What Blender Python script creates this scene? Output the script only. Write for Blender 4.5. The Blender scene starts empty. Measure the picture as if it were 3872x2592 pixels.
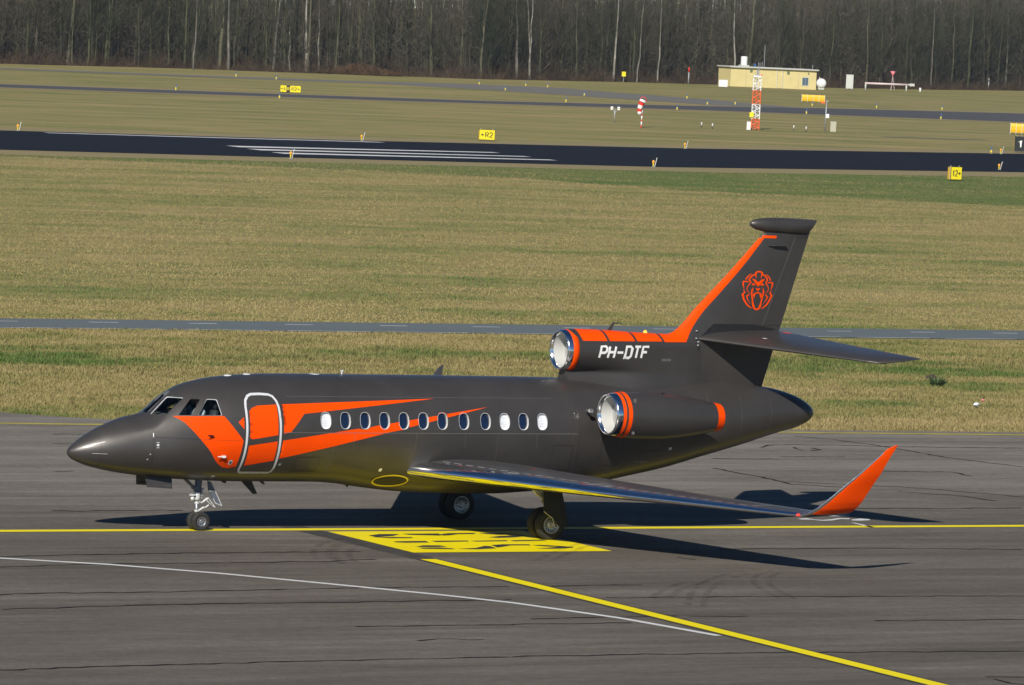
import bpy, bmesh, math, random
import numpy as np
from mathutils import Vector, Matrix, geometry as mgeo

# ------------------------------------------------------------------ camera, sky, sun, exposure
SC = bpy.context.scene
COL = SC.collection
YAW, PITCH, ROLL, DIST = 0.5028, 0.0640, 0.0490, 128.0936
FWD = Vector((math.sin(YAW)*math.cos(PITCH), math.cos(YAW)*math.cos(PITCH), -math.sin(PITCH)))
R0 = Vector((math.cos(YAW), -math.sin(YAW), 0)); U0 = R0.cross(FWD)
RGT = R0*math.cos(ROLL)+U0*math.sin(ROLL); UPV = U0*math.cos(ROLL)-R0*math.sin(ROLL)
CAMLOC = Vector((7.9891, 0, 4.4204))-FWD*DIST
cam = bpy.data.cameras.new('camera'); cam.sensor_width = 36; cam.lens = 20500/3872*36
cam.clip_start = 1; cam.clip_end = 6000
camo = bpy.data.objects.new('camera', cam); COL.objects.link(camo)
camo.matrix_world = Matrix(((RGT.x, UPV.x, -FWD.x, CAMLOC.x), (RGT.y, UPV.y, -FWD.y, CAMLOC.y), (RGT.z, UPV.z, -FWD.z, CAMLOC.z), (0, 0, 0, 1)))
SC.camera = camo
SUN_SHIFT = (0.93, 1.10)            # ground shift of a shadow per metre of height
sdir = Vector((-SUN_SHIFT[0], -SUN_SHIFT[1], 1)).normalized()   # towards the sun
EL = math.asin(sdir.z); AZ = math.atan2(sdir.x, sdir.y)
W = bpy.data.worlds.new('World'); SC.world = W; W.use_nodes = True
nt = W.node_tree; nt.nodes.clear()
sky = nt.nodes.new('ShaderNodeTexSky'); sky.sky_type = 'NISHITA'; sky.sun_disc = False
sky.sun_elevation = EL; sky.sun_rotation = AZ; sky.altitude = 1200; sky.air_density = 0.85; sky.dust_density = 0.0; sky.ozone_density = 3.5
bg = nt.nodes.new('ShaderNodeBackground'); bg.inputs[1].default_value = 0.058
wo = nt.nodes.new('ShaderNodeOutputWorld')
hsv = nt.nodes.new('ShaderNodeHueSaturation'); hsv.inputs['Saturation'].default_value = 1.15
nt.links.new(sky.outputs[0], hsv.inputs['Color']); nt.links.new(hsv.outputs[0], bg.inputs[0]); nt.links.new(bg.outputs[0], wo.inputs[0])
sl = bpy.data.lights.new('sun', 'SUN'); sl.energy = 5.0; sl.angle = math.radians(0.53); sl.color = (1.0, 0.95, 0.86)
so = bpy.data.objects.new('sun', sl); COL.objects.link(so); so.location = (-60, -70, 80)
so.rotation_euler = (-sdir).to_track_quat('-Z', 'Y').to_euler()
SC.view_settings.view_transform = 'Standard'; SC.view_settings.look = 'None'
SC.view_settings.exposure = 0.08; SC.view_settings.gamma = 1.0; SC.view_settings.use_curve_mapping = False
SC.cycles.max_bounces = 8; SC.cycles.transparent_max_bounces = 12

rng = random.Random(7); nrng = np.random.default_rng(11)

# ------------------------------------------------------------------ materials
def lin(r, g, b):
    f = lambda c: (c/255/12.92) if c/255 <= 0.04045 else ((c/255+0.055)/1.055)**2.4
    return (f(r), f(g), f(b), 1)
def mat(name, col, rough=0.6, metal=0.0, coat=0.0, spec=0.5, coatr=0.08, var=0.0, vscale=6.0, bump=0.0, bscale=40.0, emis=None, stretch=(1, 1, 1)):
    m = bpy.data.materials.new(name); m.use_nodes = True; n = m.node_tree.nodes; l = m.node_tree.links
    p = n['Principled BSDF']; c = tuple(col[:3])+(1,)
    p.inputs['Base Color'].default_value = c; p.inputs['Roughness'].default_value = rough; p.inputs['Metallic'].default_value = metal
    p.inputs['Coat Weight'].default_value = coat; p.inputs['Coat Roughness'].default_value = coatr; p.inputs['Specular IOR Level'].default_value = spec
    if var or bump:
        tc = n.new('ShaderNodeTexCoord'); mp = n.new('ShaderNodeMapping'); mp.inputs['Scale'].default_value = stretch
        l.new(tc.outputs['Object'], mp.inputs[0])
    if var:
        t = n.new('ShaderNodeTexNoise'); t.inputs['Scale'].default_value = vscale; t.inputs['Detail'].default_value = 6; l.new(mp.outputs[0], t.inputs[0])
        r = n.new('ShaderNodeValToRGB'); r.color_ramp.elements[0].position = 0.3; r.color_ramp.elements[1].position = 0.7
        r.color_ramp.elements[0].color = tuple(v*(1-var) for v in c[:3])+(1,); r.color_ramp.elements[1].color = tuple(min(1, v*(1+var)) for v in c[:3])+(1,)
        l.new(t.outputs[0], r.inputs[0]); l.new(r.outputs[0], p.inputs['Base Color'])
    if bump:
        t2 = n.new('ShaderNodeTexNoise'); t2.inputs['Scale'].default_value = bscale; t2.inputs['Detail'].default_value = 5; l.new(mp.outputs[0], t2.inputs[0])
        b = n.new('ShaderNodeBump'); b.inputs['Strength'].default_value = bump; b.inputs['Distance'].default_value = 0.02
        l.new(t2.outputs[0], b.inputs['Height']); l.new(b.outputs[0], p.inputs['Normal'])
    if emis:
        p.inputs['Emission Color'].default_value = tuple(emis[0])+(1,); p.inputs['Emission Strength'].default_value = emis[1]
    return m
M = {}
M['skin'] = mat('graphite_paint', (0.068, 0.062, 0.058), 0.43, 0.42, 0.30, 0.5, coatr=0.20, var=0.12, vscale=1.3)
M['orange'] = mat('orange_paint', (0.87, 0.068, 0.0), 0.45, 0.0, 0.02, 0.08, var=0.03, vscale=1.5)
M['chrome'] = mat('polished_metal', (0.88, 0.89, 0.90), 0.14, 1.0, var=0.03, vscale=3)
M['silver'] = mat('brushed_silver', (0.60, 0.61, 0.62), 0.32, 0.9, var=0.08, vscale=9)
M['white'] = mat('white_paint', (0.78, 0.78, 0.76), 0.45, var=0.04, vscale=5)
M['reveal'] = mat('window_reveal', (0.74, 0.73, 0.70), 0.5, var=0.03)
M['doorline'] = mat('silver_grey_paint', (0.62, 0.63, 0.66), 0.4, 0.1, var=0.03)
M['blind'] = mat('white_blind', (0.74, 0.76, 0.80), 0.6, var=0.02)
M['cabinglass'] = mat('tinted_glass', (0.006, 0.012, 0.035), 0.04, 0.0, 1.0, 1.0)
M['black'] = mat('black_trim', (0.012, 0.012, 0.013), 0.5, var=0.1)
M['interior'] = mat('cockpit_lining', (0.10, 0.105, 0.11), 0.8, var=0.1)
M['rubber'] = mat('tyre_rubber', (0.022, 0.021, 0.020), 0.75, var=0.2, vscale=20, bump=0.2)
M['gearpaint'] = mat('gear_grey_blue', (0.14, 0.155, 0.19), 0.4, 0.3, var=0.12, vscale=12)
M['gearwhite'] = mat('gear_light_grey', (0.62, 0.63, 0.63), 0.4, 0.2, var=0.15, vscale=18)
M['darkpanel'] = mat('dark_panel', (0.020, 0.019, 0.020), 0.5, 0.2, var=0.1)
M['fan'] = mat('pale_fan', (0.46, 0.46, 0.44), 0.6, 0.0, var=0.06, vscale=3)
M['yellowtrim'] = mat('yellow_trim', (0.75, 0.60, 0.03), 0.5)
M['redlens'] = mat('red_lens', (0.75, 0.03, 0.02), 0.15, 0, 0.6, emis=((1, 0.08, 0.04), 0.6))
M['amber'] = mat('amber_lens', (0.9, 0.35, 0.02), 0.15, 0, 0.6, emis=((1, 0.45, 0.05), 1.2))
M['lightlens'] = mat('clear_lens', (0.8, 0.82, 0.8), 0.1, 0.2, 0.5)
M['seam'] = mat('panel_seam', (0.17, 0.165, 0.16), 0.5, 0.3)
M['seamdark'] = mat('panel_gap', (0.012, 0.012, 0.012), 0.6)
def glassmat():
    m = bpy.data.materials.new('windscreen_glass'); m.use_nodes = True; n = m.node_tree.nodes; l = m.node_tree.links; n.clear()
    o = n.new('ShaderNodeOutputMaterial'); t = n.new('ShaderNodeBsdfTransparent'); t.inputs[0].default_value = (0.80, 0.86, 0.84, 1)
    g = n.new('ShaderNodeBsdfGlossy'); g.inputs['Roughness'].default_value = 0.03; f = n.new('ShaderNodeFresnel'); f.inputs[0].default_value = 1.33
    x = n.new('ShaderNodeMixShader'); l.new(f.outputs[0], x.inputs[0]); l.new(t.outputs[0], x.inputs[1]); l.new(g.outputs[0], x.inputs[2]); l.new(x.outputs[0], o.inputs[0])
    return m
M['glass'] = glassmat()

# ------------------------------------------------------------------ helpers
def tag(o, label=None, cat=None, group=None, kind=None):
    if label: o['label'] = label
    if cat: o['category'] = cat
    if group: o['group'] = group
    if kind: o['kind'] = kind
    return o
def link_mesh(name, me, mats, parent=None, smooth=False):
    o = bpy.data.objects.new(name, me); COL.objects.link(o)
    if mats is not None:
        for m in (mats if isinstance(mats, (list, tuple)) else [mats]): me.materials.append(m)
    if smooth: me.polygons.foreach_set('use_smooth', [True]*len(me.polygons))
    if parent is not None: o.parent = parent
    return o
def empty(name, loc=(0, 0, 0), rz=0.0):
    o = bpy.data.objects.new(name, None); o.location = loc; o.rotation_euler = (0, 0, rz); o.empty_display_size = 0.3; COL.objects.link(o); return o
class MB:
    "collects plain shapes; build() links them as one mesh object"
    def __init__(s): s.v = []; s.f = []; s.mi = []; s.cur = 0; s.xf = None
    def add(s, vs, fs):
        b = len(s.v)
        for v in vs:
            v = Vector(v); s.v.append(tuple(s.xf @ v) if s.xf is not None else tuple(v))
        for f in fs: s.f.append(tuple(b+i for i in f)); s.mi.append(s.cur)
    def box(s, c, d, rot=None):
        vs = [Vector((x*d[0]/2, y*d[1]/2, z*d[2]/2)) for x in (-1, 1) for y in (-1, 1) for z in (-1, 1)]
        if rot is not None: vs = [rot @ v for v in vs]
        s.add([v+Vector(c) for v in vs], [(0, 1, 3, 2), (4, 6, 7, 5), (0, 4, 5, 1), (2, 3, 7, 6), (0, 2, 6, 4), (1, 5, 7, 3)])
    def tube(s, pts, r, n=8, cap=True):
        pts = [Vector(p) for p in pts]; rs = r if isinstance(r, (list, tuple)) else [r]*len(pts); vs = []; fs = []
        prev = None
        for i, p in enumerate(pts):
            t = (pts[min(i+1, len(pts)-1)]-pts[max(i-1, 0)]).normalized()
            a = t.orthogonal().normalized() if prev is None else (prev-t*prev.dot(t)).normalized()
            prev = a; b = t.cross(a)
            for k in range(n):
                w = 2*math.pi*k/n; vs.append(p+(a*math.cos(w)+b*math.sin(w))*rs[i])
        for i in range(len(pts)-1):
            for k in range(n): fs.append((i*n+k, i*n+(k+1) % n, (i+1)*n+(k+1) % n, (i+1)*n+k))
        if cap: fs.append(tuple(range(n))[::-1]); fs.append(tuple((len(pts)-1)*n+k for k in range(n)))
        s.add(vs, fs)
    def lathe(s, prof, axis='x', org=(0, 0, 0), n=32, a0=0.0, a1=2*math.pi):
        "prof: (along, radius)"
        vs = []; fs = []; full = abs(a1-a0-2*math.pi) < 1e-6; m = n if full else n+1
        for (h, r) in prof:
            for k in range(m):
                w = a0+(a1-a0)*k/n; c, q = r*math.cos(w), r*math.sin(w)
                v = {'x': (h, c, q), 'y': (q, h, c), 'z': (c, q, h)}[axis]; vs.append(Vector(v)+Vector(org))
        for i in range(len(prof)-1):
            for k in range(n):
                k2 = (k+1) % m; fs.append((i*m+k, i*m+k2, (i+1)*m+k2, (i+1)*m+k))
        s.add(vs, fs)
    def prism(s, poly, d):
        "poly: 3-D loop, d: extrusion vector"
        poly = [Vector(p) for p in poly]; d = Vector(d); n = len(poly)
        s.add(poly+[p+d for p in poly], [tuple(range(n))[::-1], tuple(range(n, 2*n))]+[(i, (i+1) % n, n+(i+1) % n, n+i) for i in range(n)])
    def mesh(s, name):
        me = bpy.data.meshes.new(name); me.from_pydata(s.v, [], s.f); me.polygons.foreach_set('material_index', s.mi); me.update(); return me
    def build(s, name, mats, parent=None, smooth=False, recalc=True, sharp=None):
        me = s.mesh(name)
        if recalc or sharp:
            bm = bmesh.new(); bm.from_mesh(me)
            if recalc: bmesh.ops.recalc_face_normals(bm, faces=bm.faces)
            if sharp:
                for e in bm.edges:
                    if len(e.link_faces) != 2 or e.calc_face_angle(0) > sharp: e.smooth = False
            bm.to_mesh(me); bm.free()
        return link_mesh(name, me, mats, parent, smooth or bool(sharp))
def grid_mesh(name, rows, mats, parent=None, smooth=True, closed=False, mindex=None):
    "rows: list of equal point rows"
    n = len(rows[0]); v = [tuple(p) for r in rows for p in r]; f = []
    for i in range(len(rows)-1):
        for k in range(n if closed else n-1): f.append((i*n+k, i*n+(k+1) % n, (i+1)*n+(k+1) % n, (i+1)*n+k))
    me = bpy.data.meshes.new(name); me.from_pydata(v, [], f); me.update()
    return link_mesh(name, me, mats, parent, smooth)
def mirror_y(o, parent=None, name=None):
    me = o.data.copy(); me.transform(Matrix.Scale(-1, 4, (0, 1, 0))); me.flip_normals()
    q = bpy.data.objects.new(name or o.name.split('.')[0], me); COL.objects.link(q); q.parent = parent or o.parent; return q
def sheet(name, polys, z, m, parent=None):
    "flat ground sheet made of one or more loops of (x, y)"
    mb = MB()
    for p in polys: mb.add([(x, y, z) for x, y in p], [tuple(range(len(p)))])
    o = mb.build(name, m, parent, recalc=False)
    bm = bmesh.new(); bm.from_mesh(o.data)
    for f in bm.faces:
        f.normal_update()
        if f.normal.z < 0: f.normal_flip()
    bmesh.ops.triangulate(bm, faces=[f for f in bm.faces if len(f.verts) > 4]); bm.to_mesh(o.data); bm.free(); return o
def ribbon(pts, w, jit=0.0, step=None):
    "flat ribbon quads along (x, y) polyline"
    P = [Vector((x, y)) for x, y in pts]
    if step:
        Q = [P[0]]
        for a, b in zip(P, P[1:]):
            k = max(1, int((b-a).length/step)); Q += [a+(b-a)*i/k for i in range(1, k+1)]
        P = [q+Vector((rng.uniform(-jit, jit), rng.uniform(-jit, jit))) for q in Q]
    L = []; Rr = []
    for i, p in enumerate(P):
        t = (P[min(i+1, len(P)-1)]-P[max(0, i-1)]).normalized(); n = Vector((-t.y, t.x)); ww = w*(rng.uniform(0.5, 1.35) if jit else 1)
        L.append(tuple(p+n*ww/2)); Rr.append(tuple(p-n*ww/2))
    return [[Rr[i], Rr[i+1], L[i+1], L[i]] for i in range(len(P)-1)]

# ------------------------------------------------------------------ surveyed ground marks (metres)
CRACKS = [[(-3.72, -21.9), (-0.82, -21.89), (2.09, -22.01), (7.71, -22.41)], [(-0.32, -16.42), (0.83, -16.36), (3.18, -16.23)], [(3.54, -16.33), (4.83, -16.46)], [(3.26, -13.17), (6.34, -13.24), (13.55, -13.75)], [(11.29, -4.49), (15.15, -4.56), (19.47, -4.98)], [(7.36, -17.55), (9.1, -17.55), (10.92, -17.65)], [(4.45, -25.91), (5.02, -25.99), (5.23, -26.08)], [(4.41, -26.16), (4.48, -26.73), (4.67, -26.91)], [(3.04, -11.09), (4.36, -11.04), (5.48, -11.09)], [(-1.16, -17.22), (1.51, -17.25)], [(9.22, -6.01), (9.3, -6.36), (9.48, -6.46)], [(-9.9, -11.59), (-9.33, -11.38), (-6.41, -11.4), (-3.79, -11.16), (-0.9, -11.01), (2.17, -11.1)], [(-7.83, -6.76), (-5.13, -6.42), (-2.54, -6.42), (0.2, -6.26), (1.56, -5.93)], [(-7.03, -4.9), (-2.16, -4.52), (1.88, -4.45)], [(-14.56, -22.44), (-10.48, -22.11), (-6.76, -21.94), (-3.73, -21.93)], [(-10.87, -13.84), (-6.34, -13.36), (-2.36, -13.35), (0.99, -13.28)], [(-4.64, -17.24), (-1.18, -17.25)], [(-4.48, -19.36), (-3.91, -19.19), (-3.03, -19.46)], [(30.86, 24.05), (31.62, 23.05), (32.02, 20.91), (32.07, 17.69), (32.85, 14.84)], [(22.41, 14.44), (22.44, 12.05), (22.31, 10.14), (23.47, 9.35)], [(22.56, 10.83), (25.5, 9.27), (27.47, 6.87)], [(24.39, 8.25), (25.74, 7.06), (25.88, 5.9)], [(27.05, 13.68), (29.51, 13.44), (29.38, 12.25)], [(16.39, 4.33), (20.2, 4.14), (25.61, 4.11)], [(27.61, 20.51), (28.42, 21.32), (30.51, 21.27), (32.52, 20.85), (36.66, 20.49)], [(28.7, 20.54), (28.51, 19.94), (28.45, 19.55)], [(29.22, 20.35), (29.12, 19.76), (28.72, 19.48)], [(24.02, 17.15), (26.09, 17.0)], [(26.65, 17.77), (28.72, 17.7)], [(6.81, 23.66), (8.58, 23.66)], [(5.57, 20.85), (6.38, 20.88)], [(-1.81, 4.11), (1.61, 4.23)], [(2.29, 13.41), (2.85, 13.42)]]
PANELCH = [[(3.7, -1.39), (4.12, -1.11), (4.64, -1.13), (4.31, -1.48), (3.74, -1.7)], [(4.75, -1.07), (5.71, -1.05), (5.56, -1.48), (5.27, -1.4), (4.81, -1.29)], [(5.63, -1.23), (6.02, -1.0), (6.76, -0.97), (6.53, -1.21), (6.15, -1.2), (5.8, -1.43), (5.61, -1.48)], [(6.81, -0.98), (7.39, -1.06), (7.78, -1.36), (7.1, -1.39), (6.87, -1.17)], [(3.63, -1.69), (4.03, -1.71), (4.64, -1.8), (4.51, -1.98), (3.99, -1.95)], [(6.59, -1.89), (7.0, -1.64), (7.71, -1.48), (7.67, -1.67), (7.28, -1.93), (6.76, -2.02)], [(3.71, -2.61), (4.2, -2.57), (4.58, -2.56), (4.5, -2.86), (3.88, -2.88), (3.69, -2.81)], [(4.73, -2.54), (5.68, -2.52), (5.64, -2.7), (4.74, -2.78)], [(5.74, -2.59), (6.72, -2.51), (6.66, -2.69), (5.79, -2.74)], [(6.78, -2.55), (7.7, -2.44), (7.73, -2.62), (6.82, -2.73)], [(3.72, -3.71), (4.05, -3.43), (4.46, -3.45), (4.52, -3.72), (4.02, -3.78)], [(3.68, -3.91), (4.24, -3.86), (4.47, -4.07), (4.46, -4.22), (3.7, -4.09)], [(4.58, -4.14), (5.1, -4.02), (5.56, -3.6), (5.66, -3.69), (5.59, -4.11), (4.96, -4.28)], [(5.8, -3.46), (6.16, -3.33), (6.84, -3.37), (6.78, -3.57), (6.27, -3.55), (5.7, -3.96)], [(6.87, -3.49), (7.19, -3.56), (7.59, -3.83), (7.14, -3.86), (6.9, -3.67)], [(6.56, -4.22), (7.04, -4.04), (7.38, -3.85), (7.71, -3.92), (7.59, -4.1), (7.03, -4.27)]]
WHITE = [(-8.01, -4.8), (-7.17, -5.22), (-5.19, -6.53), (-3.42, -8.27), (-1.82, -10.28), (-0.27, -12.29), (0.7, -13.81), (1.77, -16.52), (2.37, -19.41)]
NUM = [[(17.28, 1.79), (17.63, 1.93), (17.7, 1.62), (17.86, 1.51), (18.25, 1.7), (18.54, 1.9), (18.86, 1.84), (18.7, 1.64), (18.48, 1.7), (18.06, 1.4), (17.75, 1.33), (17.64, 1.47), (17.57, 1.62), (17.31, 1.63)], [(18.74, 1.58), (19.14, 1.8), (19.32, 1.64), (19.14, 1.39), (18.84, 1.32), (18.62, 1.38)], [(18.27, 2.43), (18.81, 2.55), (19.27, 2.51), (19.19, 2.38), (18.68, 2.34)], [(18.29, 0.9), (18.37, 0.85), (18.35, -0.12), (18.17, -0.19)]]
TYRE = [[(2.73, -2.12), (2.0, -2.8), (1.12, -4.07), (0.53, -5.24), (0.22, -6.23), (0.18, -6.73)], [(3.06, -2.59), (2.27, -3.25), (1.45, -4.43), (0.93, -5.51), (0.62, -6.51), (0.77, -6.85)], [(8.96, -9.24), (7.85, -10.15), (6.28, -12.04), (4.45, -14.95)], [(9.98, -9.06), (9.16, -9.84), (8.22, -11.4), (7.48, -13.7)], [(7.19, -10.51), (5.88, -11.61), (4.48, -13.44)], [(5.38, -6.64), (7.3, -4.41), (9.13, -2.61), (10.05, -1.83)]]

# ------------------------------------------------------------------ setting: ground, apron, roads, markings
def ground_mat(name, stops, layers, rough=0.9, bump=(0.5, 6.0, 0.05), zone=None):
    "stops: colour ramp; layers: (scale xyz, noise scale, detail, weight)"
    m = bpy.data.materials.new(name); m.use_nodes = True; n = m.node_tree.nodes; l = m.node_tree.links; p = n['Principled BSDF']
    p.inputs['Roughness'].default_value = rough; p.inputs['Specular IOR Level'].default_value = 0.10
    geo = n.new('ShaderNodeNewGeometry'); tot = None
    for sc, ns, det, w in layers:
        mp = n.new('ShaderNodeMapping'); mp.inputs['Scale'].default_value = sc; l.new(geo.outputs['Position'], mp.inputs[0])
        t = n.new('ShaderNodeTexNoise'); t.inputs['Scale'].default_value = ns; t.inputs['Detail'].default_value = det; t.inputs['Roughness'].default_value = 0.62; l.new(mp.outputs[0], t.inputs[0])
        s = n.new('ShaderNodeMath'); s.operation = 'SUBTRACT'; l.new(t.outputs[0], s.inputs[0]); s.inputs[1].default_value = 0.5
        k = n.new('ShaderNodeMath'); k.operation = 'MULTIPLY'; l.new(s.outputs[0], k.inputs[0]); k.inputs[1].default_value = w
        if tot is None: tot = k
        else:
            a = n.new('ShaderNodeMath'); a.operation = 'ADD'; l.new(tot.outputs[0], a.inputs[0]); l.new(k.outputs[0], a.inputs[1]); tot = a
    a = n.new('ShaderNodeMath'); a.operation = 'ADD'; l.new(tot.outputs[0], a.inputs[0]); a.inputs[1].default_value = 0.5; tot = a
    if zone:                                    # strips of greener grass: (distance from y = c + k x, full width, amount)
        sx = n.new('ShaderNodeSeparateXYZ'); l.new(geo.outputs['Position'], sx.inputs[0])
        for c, kx, w0, w1, amt in zone:
            q = n.new('ShaderNodeMath'); q.operation = 'MULTIPLY_ADD'; l.new(sx.outputs[0], q.inputs[0]); q.inputs[1].default_value = -kx; q.inputs[2].default_value = -c
            d = n.new('ShaderNodeMath'); d.operation = 'ADD'; l.new(q.outputs[0], d.inputs[0]); l.new(sx.outputs[1], d.inputs[1])
            ab = n.new('ShaderNodeMath'); ab.operation = 'ABSOLUTE'; l.new(d.outputs[0], ab.inputs[0])
            mr = n.new('ShaderNodeMapRange'); mr.interpolation_type = 'SMOOTHSTEP'; l.new(ab.outputs[0], mr.inputs[0])
            mr.inputs[1].default_value = w0; mr.inputs[2].default_value = w1; mr.inputs[3].default_value = amt; mr.inputs[4].default_value = 0
            a = n.new('ShaderNodeMath'); a.operation = 'ADD'; l.new(tot.outputs[0], a.inputs[0]); l.new(mr.outputs[0], a.inputs[1]); tot = a
    r = n.new('ShaderNodeValToRGB'); e = r.color_ramp.elements
    e[0].position, e[0].color = stops[0][0], tuple(stops[0][1])+(1,); e[1].position, e[1].color = stops[-1][0], tuple(stops[-1][1])+(1,)
    for ps, c in stops[1:-1]: q = e.new(ps); q.color = tuple(c)+(1,)
    l.new(tot.outputs[0], r.inputs[0]); l.new(r.outputs[0], p.inputs['Base Color'])
    if bump:
        t = n.new('ShaderNodeTexNoise'); t.inputs['Scale'].default_value = bump[1]; t.inputs['Detail'].default_value = 4; l.new(geo.outputs['Position'], t.inputs[0])
        b = n.new('ShaderNodeBump'); b.inputs['Strength'].default_value = bump[0]; b.inputs['Distance'].default_value = bump[2]; l.new(t.outputs[0], b.inputs['Height']); l.new(b.outputs[0], p.inputs['Normal'])
    return m
M['grassland'] = ground_mat('mown_grass', [(0.12, (0.345, 0.270, 0.130)), (0.45, (0.262, 0.222, 0.092)), (0.65, (0.190, 0.188, 0.068)), (0.95, (0.085, 0.135, 0.034))],
    [((0.02, 0.16, 1), 1.0, 4, 1.0), ((0.06, 0.12, 1), 1.0, 5, 0.9), ((0.10, 0.45, 1), 1.0, 6, 0.9), ((1, 1, 1), 1.7, 5, 0.55), ((1, 1, 1), 7.0, 3, 0.45)], 0.95, (0.9, 5.0, 0.10),
    zone=[(52, 0.0, 3, 7, 0.14), (290, 0.225, 10, 200, -0.03)])
M['greenstrip'] = ground_mat('greener_grass', [(0.12, (0.190, 0.185, 0.070)), (0.45, (0.125, 0.150, 0.048)), (0.95, (0.070, 0.115, 0.030))], [((0.02, 0.16, 1), 1.0, 4, 1.0), ((0.10, 0.45, 1), 1.0, 6, 0.9), ((1, 1, 1), 1.7, 5, 0.55)], 0.95, (0.9, 5.0, 0.10))
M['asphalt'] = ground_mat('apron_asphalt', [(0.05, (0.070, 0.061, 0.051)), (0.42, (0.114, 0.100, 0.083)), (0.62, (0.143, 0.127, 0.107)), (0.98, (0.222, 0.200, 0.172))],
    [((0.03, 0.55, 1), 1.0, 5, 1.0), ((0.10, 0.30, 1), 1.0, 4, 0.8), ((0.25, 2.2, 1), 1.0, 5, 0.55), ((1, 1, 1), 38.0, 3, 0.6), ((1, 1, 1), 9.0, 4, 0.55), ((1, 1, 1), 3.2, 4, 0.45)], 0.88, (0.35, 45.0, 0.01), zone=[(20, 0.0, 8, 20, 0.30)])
M['runway'] = ground_mat('runway_asphalt', [(0.2, (0.009, 0.011, 0.017)), (0.8, (0.017, 0.020, 0.029))], [((0.01, 0.3, 1), 1.0, 3, 0.6), ((1, 1, 1), 5.0, 3, 0.3)], 1.0, None); M['runway'].node_tree.nodes['Principled BSDF'].inputs['Specular IOR Level'].default_value = 0.06
M['taxiway'] = ground_mat('taxiway_asphalt', [(0.2, (0.065, 0.066, 0.070)), (0.8, (0.105, 0.105, 0.108))], [((0.01, 0.2, 1), 1.0, 3, 0.6), ((1, 1, 1), 5.0, 3, 0.3)], 0.85, None)
M['taxiway2'] = ground_mat('old_concrete', [(0.2, (0.135, 0.130, 0.118)), (0.8, (0.20, 0.19, 0.17))], [((0.01, 0.2, 1), 1.0, 3, 0.6), ((1, 1, 1), 5.0, 3, 0.3)], 0.85, None)
M['road'] = ground_mat('perimeter_road', [(0.2, (0.108, 0.130, 0.138)), (0.8, (0.145, 0.168, 0.174))], [((0.04, 0.8, 1), 1.0, 4, 0.6), ((1, 1, 1), 25.0, 3, 0.35)], 0.85, (0.2, 40, 0.01))
M['verge'] = ground_mat('dry_verge', [(0.2, (0.30, 0.245, 0.135)), (0.8, (0.21, 0.175, 0.085))], [((0.1, 0.6, 1), 1.0, 4, 0.6), ((1, 1, 1), 5.0, 3, 0.4)], 0.95, None)
M['floor'] = ground_mat('leaf_litter', [(0.2, (0.055, 0.040, 0.026)), (0.8, (0.11, 0.078, 0.05))], [((0.2, 0.2, 1), 1.0, 4, 0.6), ((1, 1, 1), 3.0, 3, 0.3)], 0.95, None)
M['yellow'] = ground_mat('yellow_line_paint', [(0.12, (0.55, 0.44, 0.006)), (0.42, (0.82, 0.67, 0.004)), (0.9, (0.90, 0.76, 0.004))], [((0.5, 0.5, 1), 1.0, 5, 0.5), ((1, 1, 1), 30, 3, 0.4)], 0.6, None)
M['linewhite'] = ground_mat('white_line_paint', [(0.15, (0.50, 0.50, 0.49)), (0.9, (0.80, 0.80, 0.78))], [((0.5, 0.5, 1), 1.0, 5, 0.5), ((1, 1, 1), 30, 3, 0.4)], 0.6, None)
M['linepale'] = mat('worn_white_line', (0.55, 0.56, 0.57), 0.7, var=0.2, vscale=0.6)
M['lineyelpale'] = mat('worn_yellow_line', (0.36, 0.30, 0.05), 0.7, var=0.25, vscale=0.8)
M['sealant'] = mat('bitumen', (0.017, 0.016, 0.016), 0.9, spec=0.08, var=0.25, vscale=3)
M['patch'] = mat('blacked_out_paint', (0.062, 0.058, 0.052), 0.9, spec=0.1, var=0.25, vscale=2.5)
M['lineblack'] = mat('black_marking', (0.030, 0.029, 0.027), 0.7, var=0.25, vscale=4)
def smudge():
    m = bpy.data.materials.new('tyre_mark'); m.use_nodes = True; n = m.node_tree.nodes; l = m.node_tree.links; p = n['Principled BSDF']; o = n['Material Output']
    p.inputs['Base Color'].default_value = (0.03, 0.03, 0.03, 1); p.inputs['Roughness'].default_value = 0.7
    t = n.new('ShaderNodeBsdfTransparent'); x = n.new('ShaderNodeMixShader'); g = n.new('ShaderNodeNewGeometry'); q = n.new('ShaderNodeTexNoise'); q.inputs['Scale'].default_value = 2.0; q.inputs['Detail'].default_value = 5
    l.new(g.outputs['Position'], q.inputs[0]); r = n.new('ShaderNodeMapRange'); r.inputs[1].default_value = 0.35; r.inputs[2].default_value = 0.75; r.inputs[3].default_value = 0.0; r.inputs[4].default_value = 0.27
    l.new(q.outputs[0], r.inputs[0]); l.new(r.outputs[0], x.inputs[0]); l.new(t.outputs[0], x.inputs[1]); l.new(p.outputs[0], x.inputs[2]); l.new(x.outputs[0], o.inputs[0]); return m
M['tyremark'] = smudge()

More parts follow.
